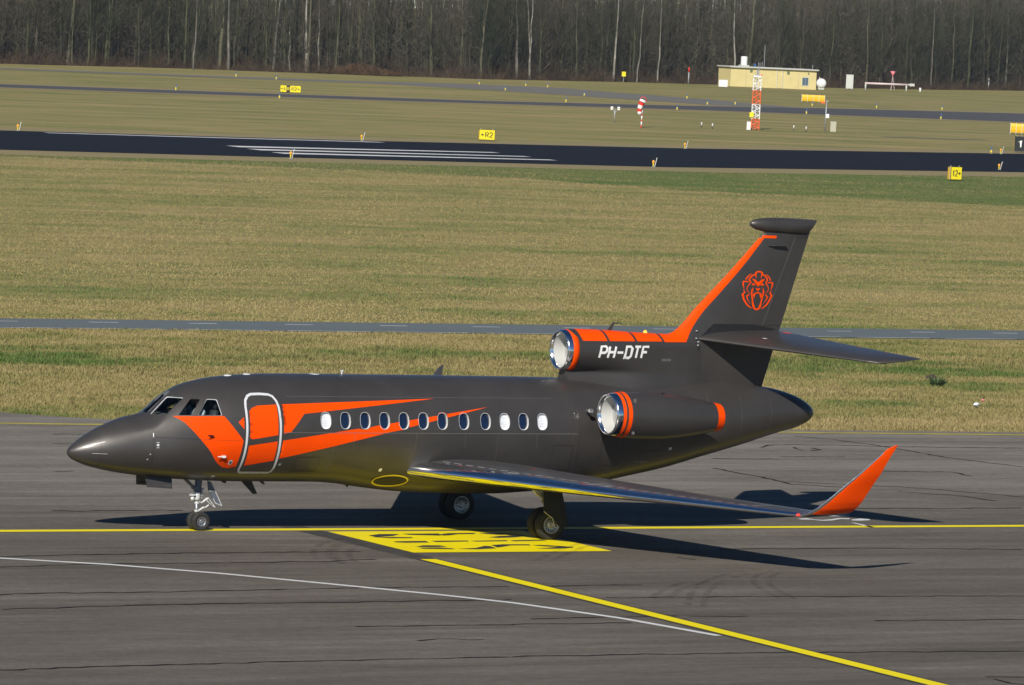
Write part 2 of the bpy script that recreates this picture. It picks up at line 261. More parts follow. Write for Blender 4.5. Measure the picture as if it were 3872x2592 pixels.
ground = tag(sheet('grass_field', [[(-2500, -2500), (2900, -2500), (2900, 3200), (-2500, 3200)]], -0.03, M['grassland']), kind='structure')
edge = [(-400, 150), (-60, 62), (-20, 42), (0, 33.5), (8.1, 30.4), (9.3, 29.1), (11.1, 28.0), (12.9, 27.3), (20, 26.6), (40, 25.7), (120, 21.5), (500, 5)]
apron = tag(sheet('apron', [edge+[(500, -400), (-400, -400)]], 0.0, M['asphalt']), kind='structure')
road = tag(sheet('perimeter_road', [[(-300, 56), (20, 64.2), (70, 66.2), (500, 84), (500, 90), (70, 71.2), (20, 69.0), (-300, 60.5)]], -0.012, M['road']), kind='structure')
for i in range(24):
    x = 4.0+i*4.05; y = 67.75+(x-27)*0.04 if x > 20 else 67.5
    sheet('centre_dash', [[(x-0.6, y-0.09), (x+0.6, y-0.09+0.048), (x+0.6, y+0.09+0.048), (x-0.6, y+0.09)]], -0.006, M['linepale'], road)
for i in range(14):
    x = 15+i*4.2; y = 64.3+(x-20)*0.04
    sheet('edge_line', [[(x-1.7, y-0.13), (x+1.75, y), (x+1.75, y+0.14), (x-1.7, y+0.01)]], -0.006, M['linepale'], road)
runway = tag(sheet('runway', [[(-300, 199), (98, 239.6), (129, 243.2), (157, 247.5), (200, 262.5), (700, 437), (700, 488), (234.5, 313.6), (187, 295.4), (149, 286.2), (116.3, 281.8), (-300, 235)]], 0.0, M['runway']), kind='structure')
for k in range(3):
    y0 = (261.9, 256.5, 250.5)[k]; y1 = (266.2, 259.2, 253.2)[k]; xa = (126.8, 126.0, 125.1)[k]; xb = (153.0, 152.0, 151.0)[k]; h = 1.25
    sheet('touchdown_bar', [[(xa, y0-h), (xb, y1-h+2.2), (xb, y1+h+1.0), (xa, y0+h)]], 0.006, M['linewhite'], runway)
sheet('side_stripe', [[(119, 280.0), (131, 281.6), (151, 284.6), (151, 283.2), (131, 280.2), (119, 278.8)]], 0.006, M['linepale'], runway)
taxA = tag(sheet('taxiway', [[(-200, 426), (178.6, 427), (226.7, 433), (276, 445), (310, 446), (400, 446), (700, 446), (700, 560), (358, 497), (339, 490), (316, 481), (287, 465), (251, 450), (233, 446.5), (184.7, 441), (-200, 440)]], -0.004, M['taxiway']), kind='structure')
tag(sheet('taxiway_shoulder', [[(-200, 421), (178.6, 422), (226.7, 428), (276, 439), (310, 440), (400, 440), (700, 440), (700, 566), (358, 503), (339, 496), (316, 487), (287, 471), (251, 455.5), (233, 452), (184.7, 447), (-200, 446)]], -0.016, M['verge']), kind='structure')
tag(sheet('link_taxiway', [[(-200, 525), (220, 525), (238, 524.8), (275, 527), (286, 514), (290, 499), (297, 474), (312, 478), (316, 512), (314, 531), (316, 548), (303, 551), (281, 540), (243, 535), (224, 534), (-200, 534)]], -0.01, M['taxiway2']), kind='structure')
tag(sheet('runway_verge', [[(-300, 190), (98, 231), (157, 239.5), (200, 254), (700, 429), (700, 496), (234.5, 321), (187, 303), (149, 294), (116.3, 289.5), (-300, 243)]], -0.018, M['verge']), kind='structure')
gs = [(60, 231), (90, 229), (110, 225), (127, 217), (134, 204), (150, 196), (175, 190), (280, 184)]; gl = []
for a, c in zip(gs, gs[1:]): gl += [(a[0]+(c[0]-a[0])*i/24, a[1]+(c[1]-a[1])*i/24+rng.uniform(-2.2, 2.2)) for i in range(24)]
tag(sheet('grass_strip', [gl+[(280, 184), (280, 300), (200, 256), (157, 241), (98, 233)]], -0.024, M['greenstrip']), kind='structure')
tag(sheet('concrete_strip', [[(246, 355.2), (259.5, 356.8), (259.5, 358.6), (246, 357.0)]], 0.0, M['taxiway2']), kind='structure')

# painted lines and repairs on the apron
sheet('taxi_line', ribbon([(-120, 0.0), (160, 0.0)], 0.40), 0.006, M['yellow'], apron)
sheet('edge_line', ribbon([(-60, 31.2), (6.6, 26.8), (39.5, 24.75), (200, 14.7)], 0.42), 0.006, M['lineyelpale'], apron)
LX0, LX1 = 2.60, 3.00
sheet('blacked_out_line', [[(2.42, 0.75), (2.48, -5.95), (3.06, -5.95), (3.06, 0.75)]], 0.0035, M['patch'], apron)
sheet('line_border', [[(2.50, -6.0), (2.50, -60), (3.10, -60), (3.10, -6.0)]], 0.004, M['lineblack'], apron)
sheet('lead_in_line', [[(LX0, -6.05), (LX0, -60), (LX1, -60), (LX1, -6.05)]], 0.008, M['yellow'], apron)
sheet('white_line', ribbon(WHITE, 0.20), 0.006, M['linewhite'], apron)
panel = sheet('stand_panel', [[(3.1, -0.5), (3.1, -4.78), (8.25, -4.78), (8.25, -0.5)]], 0.008, M['yellow'], apron)
for c in PANELCH: sheet('panel_character', [c], 0.013, M['lineblack'], panel)
for c in NUM: sheet('stand_number', [c], 0.006, M['linewhite'], apron)
for c in CRACKS: sheet('sealed_crack', ribbon(c, 0.10, 0.07, 0.30), 0.0045, M['sealant'], apron)
def smooth(c):
    for _ in range(3): c = [c[0]]+[q for a, b in zip(c, c[1:]) for q in ((a[0]*.75+b[0]*.25, a[1]*.75+b[1]*.25), (a[0]*.25+b[0]*.75, a[1]*.25+b[1]*.75))]+[c[-1]]
    return c
TYRE = [smooth(c) for c in TYRE]
for i, c in enumerate(TYRE):
    for off in (-0.16, 0.16): sheet('tyre_mark', ribbon([(x+off, y-off*0.4) for x, y in c], 0.15, 0.0), 0.0155 if i == 5 else 0.005+0.0005*i+(0.0003 if off > 0 else 0), M['tyremark'], apron)

# ------------------------------------------------------------------ aircraft shape
def pchip(xs,ys):
    n=len(xs); h=[xs[i+1]-xs[i] for i in range(n-1)]; d=[(ys[i+1]-ys[i])/h[i] for i in range(n-1)]
    m=[d[0]]+[0.0]*(n-2)+[d[-1]]
    for i in range(1,n-1):
        if d[i-1]*d[i]>0:
            w1=2*h[i]+h[i-1]; w2=h[i]+2*h[i-1]; m[i]=(w1+w2)/(w1/d[i-1]+w2/d[i])
    def f(x):
        if x<=xs[0]: return ys[0]
        if x>=xs[-1]: return ys[-1]
        lo,hi=0,n-1
        while hi-lo>1:
            k=(lo+hi)//2
            if xs[k]<=x: lo=k
            else: hi=k
        t=(x-xs[lo])/h[lo]; a=ys[lo]; b=ys[lo+1]
        return (2*t**3-3*t*t+1)*a+(t**3-2*t*t+t)*h[lo]*m[lo]+(-2*t**3+3*t*t)*b+(t**3-t*t)*h[lo]*m[lo+1]
    return f
NX=-3.36; TX=16.40
def curve(pts): return pchip([p[0] for p in pts],[p[1] for p in pts])
f_top=curve([(-3.36,1.80),(-3.34,1.855),(-3.28,1.92),(-3.14,2.04),(-2.85,2.23),(-2.57,2.38),(-2.28,2.49),(-1.99,2.59),(-1.7,2.665),(-1.5,2.72),(-1.27,2.91),(-1.05,3.10),(-.84,3.235),(-.55,3.37),(-.25,3.45),(.05,3.51),(.34,3.55),(.94,3.60),(1.55,3.625),(2.15,3.63),(9.0,3.61),(9.8,3.57),(11.3,3.50),(12.6,3.56),(13.4,3.57),(14.2,3.53),(15.02,3.43),(15.4,3.36),(15.92,3.21),(16.2,3.06),(16.33,2.95),(16.40,2.80)])
f_bot=curve([(-3.36,1.80),(-3.34,1.73),(-3.28,1.66),(-3.12,1.575),(-2.82,1.47),(-2.52,1.40),(-2.22,1.345),(-1.93,1.305),(-1.69,1.275),(-1.33,1.235),(-.74,1.19),(-.14,1.16),(.46,1.14),(1.07,1.13),(2.9,1.12),(3.42,1.085),(3.91,1.02),(4.4,.96),(4.89,.91),(5.55,.875),(6.54,.85),(7.54,.84),(8.3,.875),(9.3,.96),(10.3,1.09),(11.11,1.24),(12.18,1.45),(13.25,1.73),(14.33,2.01),(15.41,2.32),(15.96,2.46),(16.25,2.60),(16.36,2.70),(16.40,2.80)])
f_w=curve([(-3.36,0),(-3.34,.07),(-3.28,.135),(-3.14,.235),(-2.85,.39),(-2.57,.505),(-2.28,.60),(-1.99,.68),(-1.5,.81),(-1.0,.94),(-.25,1.09),(.34,1.17),(.94,1.22),(1.7,1.25),(9.0,1.25),(10.3,1.16),(11.5,1.02),(12.7,.88),(13.9,.74),(15.0,.58),(15.7,.45),(16.1,.36),(16.33,.22),(16.40,0)])
f_c=curve([(-3.36,1.80),(-2.28,1.88),(-1.5,1.95),(-.5,2.10),(.5,2.26),(1.7,2.38),(9,2.38),(11.5,2.45),(13.5,2.62),(15,2.80),(16.0,2.84),(16.40,2.80)])
f_ts=curve([(-3.36,1.80),(-3.34,1.855),(-3.28,1.92),(-3.14,2.04),(-2.85,2.23),(-2.57,2.38),(-2.28,2.50),(-1.99,2.64),(-1.7,2.79),(-1.5,2.895),(-1.27,3.015),(-1.05,3.12),(-.84,3.235),(-.55,3.37),(-.25,3.45),(.05,3.51),(.34,3.55),(.94,3.60)])
def fus_half(x,z):
    "half width of the fuselage at station x, height z (0 if outside)"
    c=f_c(x); w=f_w(x); ta=f_top(x)
    if z>=c:
        ts=max(ta,f_ts(x)) if x<.9 else ta; h=ts-c; g=1.0
        if h<=1e-6 or z>=ta: return 0.0
        k=min(1.0,(ts-ta)/.10)
        if k>0:
            d=.34; u=max(0.0,(z-(ta-d))/d); g=1-k*(1-math.sqrt(max(0.0,1-u*u)))
        return w*math.sqrt(max(0.0,1-((z-c)/h)**2))*g
    h=c-f_bot(x)
    if h<=1e-6: return 0.0
    t=(c-z)/h
    return w*math.sqrt(1-t*t) if t<1 else 0.0
jet = tag(empty('business_jet', (0, 0, 0)), 'dark graphite three-engine business jet with orange livery standing on the yellow taxi line', 'jet')
def smoothstep(a, b, x):
    t = max(0.0, min(1.0, (x-a)/(b-a))); return t*t*(3-2*t)
def surf_point(half, x, z, off=0.0):
    "point on the left side of a body given by its half-width function, moved out along the normal"
    e = 0.004; y = half(x, z)
    if y <= 1e-5: return Vector((x, 0, z))
    dx = (half(x+e, z)-half(x-e, z))/(2*e); dz = (half(x, z+e)-half(x, z-e))/(2*e)
    dx = max(-4, min(4, dx)); dz = max(-9, min(9, dz)); n = Vector((-dx, -1, -dz)).normalized(); return Vector((x, -y, z))+n*off
def densify(loop, mx, mz):
    out = []
    for i, a in enumerate(loop):
        b = loop[(i+1) % len(loop)]; k = max(1, int(math.ceil(max(abs(b[0]-a[0])/mx, abs(b[1]-a[1])/mz))))
        out += [(a[0]+(b[0]-a[0])*j/k, a[1]+(b[1]-a[1])*j/k) for j in range(k)]
    return out
def decal(name, loops, half, m, parent, off=0.004, gx=0.2, gz=0.06, smooth=True):
    "paint film: loops of (x, z) laid on the left side of a body"
    vs = []; fs = []
    loops = [lp if sum(lp[i-1][0]*lp[i][1]-lp[i][0]*lp[i-1][1] for i in range(len(lp))) > 0 else lp[::-1] for lp in loops]
    for lp in loops:
        d = densify(lp, gx, gz); fs.append(list(range(len(vs), len(vs)+len(d)))); vs += [Vector(p) for p in d]
    x0 = min(v.x for v in vs); x1 = max(v.x for v in vs); z0 = min(v.y for v in vs); z1 = max(v.y for v in vs)
    z = z0+gz*0.37
    while z < z1:
        x = x0+gx*0.41
        while x < x1: vs.append(Vector((x, z))); x += gx
        z += gz
    ov, oe, of, a, b, orig = mgeo.delaunay_2d_cdt(vs, [], fs, 0, 1e-6)
    def inside(p):
        for lp in loops:
            c = False; j = len(lp)-1
            for i in range(len(lp)):
                if (lp[i][1] > p.y) != (lp[j][1] > p.y) and p.x < (lp[j][0]-lp[i][0])*(p.y-lp[i][1])/(lp[j][1]-lp[i][1])+lp[i][0]: c = not c
                j = i
            if c: return True
        return False
    keep = [f for f in of if inside(sum((ov[i] for i in f), Vector((0, 0)))/len(f))]; used = sorted({i for f in keep for i in f}); mp = {i: k for k, i in enumerate(used)}
    me = bpy.data.meshes.new(name); me.from_pydata([tuple(surf_point(half, ov[i].x, ov[i].y, off)) for i in used], [], [tuple(mp[i] for i in f)[::-1] for f in keep]); me.update()
    bm = bmesh.new(); bm.from_mesh(me)
    for f in bm.faces:
        f.normal_update()
        if f.normal.y > 0: f.normal_flip()
    bm.to_mesh(me); bm.free()
    return link_mesh(name, me, m, parent, smooth)
def stroke(pts, w, closed=False):
    "polyline to loops (one quad per leg, mitred); w: width or list of widths"
    P = [Vector(p) for p in pts]; n = len(P); ws = w if isinstance(w, (list, tuple)) else [w]*n; L = []; Rr = []
    for i in range(n):
        a = P[i-1] if (i > 0 or closed) else P[i]; b = P[(i+1) % n] if (i < n-1 or closed) else P[i]
        t = (b-a); t = t.normalized() if t.length > 1e-9 else Vector((1, 0)); nn = Vector((-t.y, t.x)); k = 1.0
        if a is not P[i] and b is not P[i]:
            d1 = (P[i]-a).normalized(); c = max(0.45, abs(d1.dot(t))); k = 1/c
        L.append(P[i]+nn*ws[i]/2*k); Rr.append(P[i]-nn*ws[i]/2*k)
    m = n if closed else n-1
    return [[tuple(L[i]), tuple(L[(i+1) % n]), tuple(Rr[(i+1) % n]), tuple(Rr[i])] for i in range(m)]
def ring_loops(outer, w):
    return stroke(outer, w, True)

# ---- fuselage shell with a hollow cockpit and recessed windows
def fus_section(x, n=96, inset=0.0):
    c = f_c(x); w = f_w(x); ht = max(1e-4, f_top(x)-c); hb = max(1e-4, c-f_bot(x)); r = []; kk = max(0.0, 1-inset/max(w, inset+1e-3)); kz = max(0.0, 1-inset/max(ht, inset+1e-3))
    for k in range(n):
        t = 2*math.pi*k/n; s = math.sin(t); z = c+(ht if s >= 0 else hb)*s; y = max(fus_half(x, z), 1e-4 if abs(s) < 0.999 else 0.0)*(0 if abs(math.cos(t)) < 1e-9 else math.copysign(1, math.cos(t))); r.append((x, y*kk, c+(z-c)*kz))
    return r
def fus_solid(xs, inset=0.0, n=96):
    v = []; f = []
    for x in xs: v += fus_section(x, n, inset)
    for i in range(len(xs)-1):
        for k in range(n): f.append((i*n+k, i*n+(k+1) % n, (i+1)*n+(k+1) % n, (i+1)*n+k))
    f.append(tuple(range(n))[::-1]); f.append(tuple((len(xs)-1)*n+k for k in range(n)))
    me = bpy.data.meshes.new('fuselage'); me.from_pydata(v, [], f); me.update()
    bm = bmesh.new(); bm.from_mesh(me); bmesh.ops.recalc_face_normals(bm, faces=bm.faces); bm.to_mesh(me); bm.free(); return me
xs = [NX+0.002, NX+0.006, NX+0.014]+[NX+0.014+0.5*(i/24)**1.6 for i in range(1, 25)]
x = xs[-1]
while x < TX-0.30: x += 0.075 if x < 0.6 else (0.12 if x < 2 else (0.2 if x < 9 else 0.12)); xs.append(min(x, TX-0.28))
xs += [TX-0.28*(1-i/12)**1.5 for i in range(1, 12)]+[TX-0.001]
xs = sorted(set(round(v, 4) for v in xs))
fus = link_mesh('fuselage', fus_solid(xs), [M['skin'], M['interior'], M['reveal']], jet)
def temp(me):
    o = bpy.data.objects.new('cutter', me); COL.objects.link(o); return o
cav = MB(); cx = [-1.72+i*0.12 for i in range(18)]
rows = []
for x in cx:
    r = []
    for (xx, y, z) in fus_section(x, 48, 0.055): r.append((x, y, max(z, 1.72)))
    rows.append(r)
n = 48; v = [p for r in rows for p in r]; f = [(i*n+k, i*n+(k+1) % n, (i+1)*n+(k+1) % n, (i+1)*n+k) for i in range(len(rows)-1) for k in range(n)]
f += [tuple(range(n))[::-1], tuple((len(rows)-1)*n+k for k in range(n))]
cme = bpy.data.meshes.new('cavity'); cme.from_pydata(v, [], f); cme.update()
bm = bmesh.new(); bm.from_mesh(cme); bmesh.ops.recalc_face_normals(bm, faces=bm.faces); bm.to_mesh(cme); bm.free()
def nose_x(y, z):
    lo, hi = -3.3, 0.5
    for _ in range(50):
        m_ = (lo+hi)/2
        if fus_half(m_, z) < max(abs(y), 0.03): lo = m_
        else: hi = m_
    return hi
PANES = [[(nose_x(y, z), y, z) for y, z in ((-0.27, 2.695), (-0.62, 2.700), (-0.53, 3.092), (-0.22, 3.090))],
         [(-0.975, -0.75, 2.712), (-0.69, -0.86, 2.724), (-0.425, -0.71, 3.080), (-0.62, -0.615, 3.085)],
         [(-0.55, -0.90, 2.725), (-0.005, -1.02, 2.735), (-0.06, -0.805, 3.085), (-0.285, -0.735, 3.090)]]
P0R = [(nose_x(y, z), y, z) for y, z in ((0.14, 2.700), (-0.60, 2.700), (-0.52, 3.095), (0.11, 3.100))]   # right-hand front pane, before mirroring
def pane_pts(P, k=0.0):
    "round the corners a little and lay the loop on the shell"
    P = [Vector(p) for p in P]; c = sum(P, Vector())/len(P); out = []
    for i, p in enumerate(P):
        a = P[i-1]; b = P[(i+1) % len(P)]; r = 0.035
        for t in (0, 1, 2, 3):
            u = t/3; q0 = p+(a-p).normalized()*r; q1 = p+(b-p).normalized()*r; out.append(((1-u)**2)*q0+2*u*(1-u)*p+u*u*q1)
    return [q+(c-q)*k for q in out], c
cut = MB()
for P in PANES:
    for s in (1, -1):
        Q, c = pane_pts(P0R if (s < 0 and P is PANES[0]) else P); nrm = (Q[4]-Q[0]).cross(Q[8]-Q[0]).normalized()
        if nrm.y > 0: nrm = -nrm
        if s < 0: Q = [Vector((q.x, -q.y, q.z)) for q in Q]; nrm = Vector((nrm.x, -nrm.y, nrm.z))
        cut.prism([q+nrm*(0.045 if P is PANES[0] else 0.12) for q in Q], -nrm*(0.24 if P is PANES[0] else 0.30))
WX = [2.548, 3.053, 3.564, 4.066, 4.572, 5.082, 5.583, 6.147, 6.719, 7.229, 7.732, 8.235]; WZ = 2.652; WA, WB = 0.128, 0.186
def oval(cx, cz, a, b, n=28, e=2.5):
    out = []
    for k in range(n):
        t = 2*math.pi*k/n; c, s = math.cos(t), math.sin(t)
        out.append((cx+a*math.copysign(abs(c)**(2/e), c), cz+b*math.copysign(abs(s)**(2/e), s)))
    return out
for wx in WX:
    lp = oval(wx, WZ, WA, WB)
    cut.add([(x, -fus_half(x, z)-0.05, z) for x, z in lp]+[(x, -fus_half(x, z)+0.07, z) for x, z in lp], [tuple(range(28)), tuple(range(28, 56))[::-1]]+[(i, 28+i, 28+(i+1) % 28, (i+1) % 28) for i in range(28)])
cutme = cut.mesh('cutter'); bm = bmesh.new(); bm.from_mesh(cutme); bmesh.ops.recalc_face_normals(bm, faces=bm.faces); bm.to_mesh(cutme); bm.free()
c1 = temp(cme); c2 = temp(cutme)
for c in (c1, c2):
    md = fus.modifiers.new('b', 'BOOLEAN'); md.operation = 'DIFFERENCE'; md.solver = 'EXACT'; md.object = c
dg = bpy.context.evaluated_depsgraph_get(); dg.update()
nme = bpy.data.meshes.new_from_object(fus.evaluated_get(dg)); fus.modifiers.clear(); fus.data = nme
for c in (c1, c2): bpy.data.objects.remove(c)
nme.materials.clear()
for m_ in (M['skin'], M['interior'], M['reveal']): nme.materials.append(m_)
bm = bmesh.new(); bm.from_mesh(nme)
for f in bm.faces:
    c = f.calc_center_median(); h = fus_half(c.x, c.z); f.smooth = True
    if f.normal.x*0 + h-abs(c.y) > 0.006 and -1.8 < c.x < 0.5 and c.z > 1.6: f.material_index = 1 if h-abs(c.y) > 0.03 else 0
    elif c.y < 0 and h-abs(c.y) > 0.006 and abs(c.z-WZ) < 0.25 and c.x > 2: f.material_index = 2
    else: f.material_index = 0
for e in bm.edges:
    if len(e.link_faces) == 2 and e.calc_face_angle(0) > 0.6: e.smooth = False
bm.to_mesh(nme); bm.free()

# ---- glazing
for i, P_ in enumerate(PANES):
    for s in (1, -1):
        P = P0R if (i == 0 and s < 0) else P_; Q, c = pane_pts(P, 0.0); mb = MB(); nrm = (Q[4]-Q[0]).cross(Q[8]-Q[0]).normalized()
        if nrm.y > 0: nrm = -nrm
        rowsP = []
        P4 = [Vector(p) for p in P]
        for a in range(7):
            u = a/6; r = []
            for b in range(7):
                w = b/6; q = (P4[0]*(1-u)+P4[1]*u)*(1-w)+(P4[3]*(1-u)+P4[2]*u)*w
                if i: r.append(Vector((q.x, s*-fus_half(q.x, q.z)*0.985, q.z)))
                else: r.append(Vector((nose_x(q.y, q.z)+0.02, s*q.y, q.z)))
            rowsP.append(r)
        g = grid_mesh('cockpit_window', rowsP, M['glass'], jet)
        if g.data.polygons[20].normal.dot(Vector((nrm.x, nrm.y*s, nrm.z))) < 0: g.data.flip_normals()
        loopf = [Vector((q.x, -fus_half(q.x, q.z), q.z)) if i else Vector((nose_x(q.y, q.z), q.y, q.z)) for q in Q]
        fr = MB(); N = len(loopf)
        for k in range(N):
            a = loopf[k]; b = loopf[(k+1) % N]; ci = sum(loopf, Vector())/N
            ai = a+(ci-a).normalized()*0.014; bi = b+(ci-b).normalized()*0.014
            fr.add([a+nrm*0.004, b+nrm*0.004, bi+nrm*0.004-nrm*0.012, ai+nrm*0.004-nrm*0.012], [(0, 1, 2, 3)])
        if s < 0: fr.v = [(x, -y, z) for x, y, z in fr.v]
        fr.build('window_frame', M['doorline'] if i != 1 else M['black'], g, recalc=False)
blinds = {0, 9, 11}
for i, wx in enumerate(WX):
    lp = oval(wx, WZ, WA+0.004, WB+0.004)
    w = decal('cabin_window', ring_loops(lp, 0.008), fus_half, M['doorline'], jet, 0.005, 0.1, 0.05)
    inn = oval(wx, WZ, WA+0.001, WB+0.001)
    pane = MB(); N = len(inn)
    dep = 0.055
    pane.add([(x, -fus_half(x, z)+dep, z) for x, z in inn]+[(wx, -fus_half(wx, WZ)+dep, WZ)], [(k, (k+1) % N, N) for k in range(N)])
    if i in blinds:
        pane.build('blind', M['blind'], w, recalc=False)
        for k in range(9):
            z = WZ-0.14+k*0.035; hw = WA*(1-abs((z-WZ)/WB)**2.5)**0.4
            st = MB(); st.box((wx, -fus_half(wx, z)+dep-0.004, z), (2*hw, 0.004, 0.004)); st.build('blind_slat', M['doorline'], w)
    else: pane.build('pane', M['cabinglass'], w, True, recalc=False)

# ---- livery and door
def arc_fillet(loop, k, r=0.08):
    return loop
decal('orange_flash', [[(-1.105, 2.690), (0.04, 2.726), (0.489, 2.179), (0.466, 1.931), (0.440, 1.553), (0.265, 1.519), (0.109, 1.541), (-0.027, 1.628), (-0.131, 1.728), (-0.255, 1.895), (-0.474, 2.137), (-0.663, 2.346), (-0.858, 2.55), (-0.995, 2.643)]], fus_half, M['orange'], jet)
decal('orange_flash', [[(0.365, 2.593), (0.505, 2.714), (0.501, 2.436)]], fus_half, M['orange'], jet)
decal('orange_flash', [[(1.475, 3.007), (5.455, 3.155), (4.395, 3.045), (2.004, 2.799), (1.647, 2.376), (1.472, 2.346)]], fus_half, M['orange'], jet)
def with_holes(loop):
    return loop
decal('orange_flash', [[(1.468, 2.188), (3.35, 2.466), (3.40, 2.470), (3.50, 2.452), (3.564, 2.450), (3.63, 2.458), (3.70, 2.505), (3.945, 2.555), (3.99, 2.50), (4.066, 2.452), (4.15, 2.50), (4.200, 2.591), (4.437, 2.626), (4.45, 2.54), (4.515, 2.468), (4.56, 2.455), (4.2, 2.394), (2.791, 2.061), (1.462, 1.760)],
    [(4.706, 2.666), (4.947, 2.701), (4.950, 2.565), (4.706, 2.507)], [(5.216, 2.741), (5.447, 2.775), (5.452, 2.677), (5.214, 2.624)], [(5.717, 2.815), (6.831, 2.980), (5.739, 2.742), (5.717, 2.737)],
    [(5.46, 2.777), (5.50, 2.842), (5.583, 2.850), (5.66, 2.842), (5.708, 2.814), (5.70, 2.812), (5.66, 2.832), (5.583, 2.842), (5.50, 2.834)]], fus_half, M['orange'], jet)
door = decal('cabin_door', [[(0.60, 1.47), (0.66, 1.435), (1.31, 1.435), (1.37, 1.50), (1.372, 3.03), (1.29, 3.155), (1.18, 3.195), (0.78, 3.195), (0.66, 3.13), (0.60, 3.02)]], fus_half, M['skin'], jet, 0.003)
decal('door_surround', ring_loops([(0.545, 1.50), (0.57, 1.435), (0.64, 1.412), (1.32, 1.412), (1.385, 1.44), (1.41, 1.53), (1.395, 2.2), (1.390, 2.6), (1.375, 2.95), (1.345, 3.08), (1.28, 3.175), (1.19, 3.212), (0.98, 3.222), (0.77, 3.212), (0.68, 3.175), (0.60, 3.08), (0.572, 2.95), (0.570, 2.6), (0.565, 2.2)], 0.052), fus_half, M['doorline'], door, 0.008, 0.06, 0.05)
decal('door_flash', [[(0.644, 2.834), (0.72, 2.915), (0.86, 2.967), (1.328, 2.999), (1.335, 2.315), (0.732, 2.215), (0.67, 2.225), (0.642, 2.263)]], fus_half, M['orange'], door, 0.007)
decal('door_flash', [[(0.632, 2.060), (0.718, 2.078), (1.335, 2.170), (1.335, 1.715), (0.632, 1.585)]], fus_half, M['orange'], door, 0.007)
decal('door_gap', ring_loops([(0.515, 1.49), (0.55, 1.40), (0.64, 1.378), (1.32, 1.378), (1.41, 1.41), (1.442, 1.53), (1.427, 2.2), (1.422, 2.6), (1.407, 2.96), (1.372, 3.10), (1.295, 3.205), (1.19, 3.247), (0.77, 3.247), (0.665, 3.205), (0.572, 3.10), (0.540, 2.95), (0.538, 2.6), (0.533, 2.2)], 0.010), fus_half, M['seamdark'], door, 0.006, 0.06, 0.05)
def seam(pts, m='seam', w=0.013, half=fus_half, par=None, name='panel_seam'): decal(name, stroke(pts, w), half, M[m], par or fus, 0.0055, 0.15, 0.05)
seam([(1.47, 2.372), (9.2, 2.372)]); seam([(1.6, 3.18), (8.6, 3.18)], w=0.006); seam([(-1.57, 2.215), (-0.5, 2.19)], 'seamdark', 0.009)
seam([(-0.45, 2.19), (0.46, 2.172)], 'seamdark', 0.005); seam([(-1.575, 1.5), (-1.575, 2.2)], 'seamdark', 0.006); seam([(-1.575, 2.205), (-1.57, 2.30)], 'doorline', 0.014)
seam([(2.78, 1.2), (2.79, 2.05)], w=0.006); seam([(7.05, 1.2), (7.05, 2.35)], w=0.006); seam([(9.25, 1.3), (9.25, 3.2)], 'seamdark', 0.006); seam([(-2.72, 1.5), (-2.72, 2.2)], 'seamdark', 0.005)
seam([(13.05, 2.0), (13.05, 3.3)], w=0.007); seam([(14.0, 2.1), (14.0, 3.3)], w=0.006); seam([(14.9, 2.3), (14.9, 3.2)], w=0.006)
for x_ in (3.3, 4.9, 6.2, 8.1): seam([(x_, 2.0), (x_, 2.36)], w=0.006)
seam([(9.9, 1.6), (9.9, 2.3), (10.5, 2.3), (10.5, 1.6), (9.9, 1.6)], 'seamdark', 0.008); seam([(11.0, 1.95), (11.0, 2.35), (11.7, 2.35), (11.7, 1.95), (11.0, 1.95)], 'seamdark', 0.007); seam([(8.55, 1.5), (8.55, 2.1), (9.1, 2.1), (9.1, 1.5), (8.55, 1.5)], 'seamdark', 0.007); seam([(1.9, 1.45), (1.9, 1.8), (2.5, 1.8), (2.5, 1.45), (1.9, 1.45)], 'seamdark', 0.007)
seam([(-2.92, 1.99), (-2.62, 2.07)], 'doorline', 0.008); seam([(-2.90, 1.80), (-2.58, 1.80)], 'doorline', 0.007)
def patch(name, x, z, w, h, m, off=0.008): return decal(name, [oval(x, z, w/2, h/2, 16, 3)], fus_half, M[m], fus, off, 0.1, 0.05)
patch('static_port', -1.48, 2.035, 0.06, 0.05, 'doorline'); patch('placard', -1.48, 2.09, 0.07, 0.012, 'doorline'); patch('placard', -1.48, 1.975, 0.07, 0.012, 'doorline')
patch('rivet_plate', -1.64, 1.823, 0.025, 0.025, 'doorline'); patch('rivet_plate', -1.685, 1.702, 0.03, 0.025, 'doorline')
patch('access_panel', 0.269, 1.665, 0.09, 0.11, 'doorline'); patch('access_panel', 0.269, 1.665, 0.05, 0.07, 'black', 0.011)
patch('drain_plate', 0.03, 1.315, 0.09, 0.05, 'reveal'); patch('refuel_cap', 1.525, 1.621, 0.09, 0.09, 'seam'); patch('refuel_cap', 1.525, 1.621, 0.03, 0.03, 'doorline', 0.011)
patch('light_lens', 4.145, 1.492, 0.08, 0.08, 'lightlens'); patch('access_panel', 11.956, 2.0, 0.09, 0.07, 'doorline')
decal('placard', [[(10.98, 1.66), (11.15, 1.66), (11.15, 1.70), (10.98, 1.70)], [(11.18, 1.64), (11.26, 1.64), (11.26, 1.72), (11.18, 1.72)], [(11.26, 1.665), (11.42, 1.665), (11.42, 1.695), (11.26, 1.695)]], fus_half, M['seam'], fus, 0.006, 0.1, 0.05)
oc = decal('belly_light', [oval(4.535, 1.22, 0.42, 0.135, 32, 2.0)], fus_half, M['darkpanel'], jet, 0.006, 0.08, 0.04)
decal('light_rim', ring_loops(oval(4.535, 1.22, 0.43, 0.14, 40, 2.0), 0.035), fus_half, M['yellowtrim'], oc, 0.011, 0.05, 0.03)
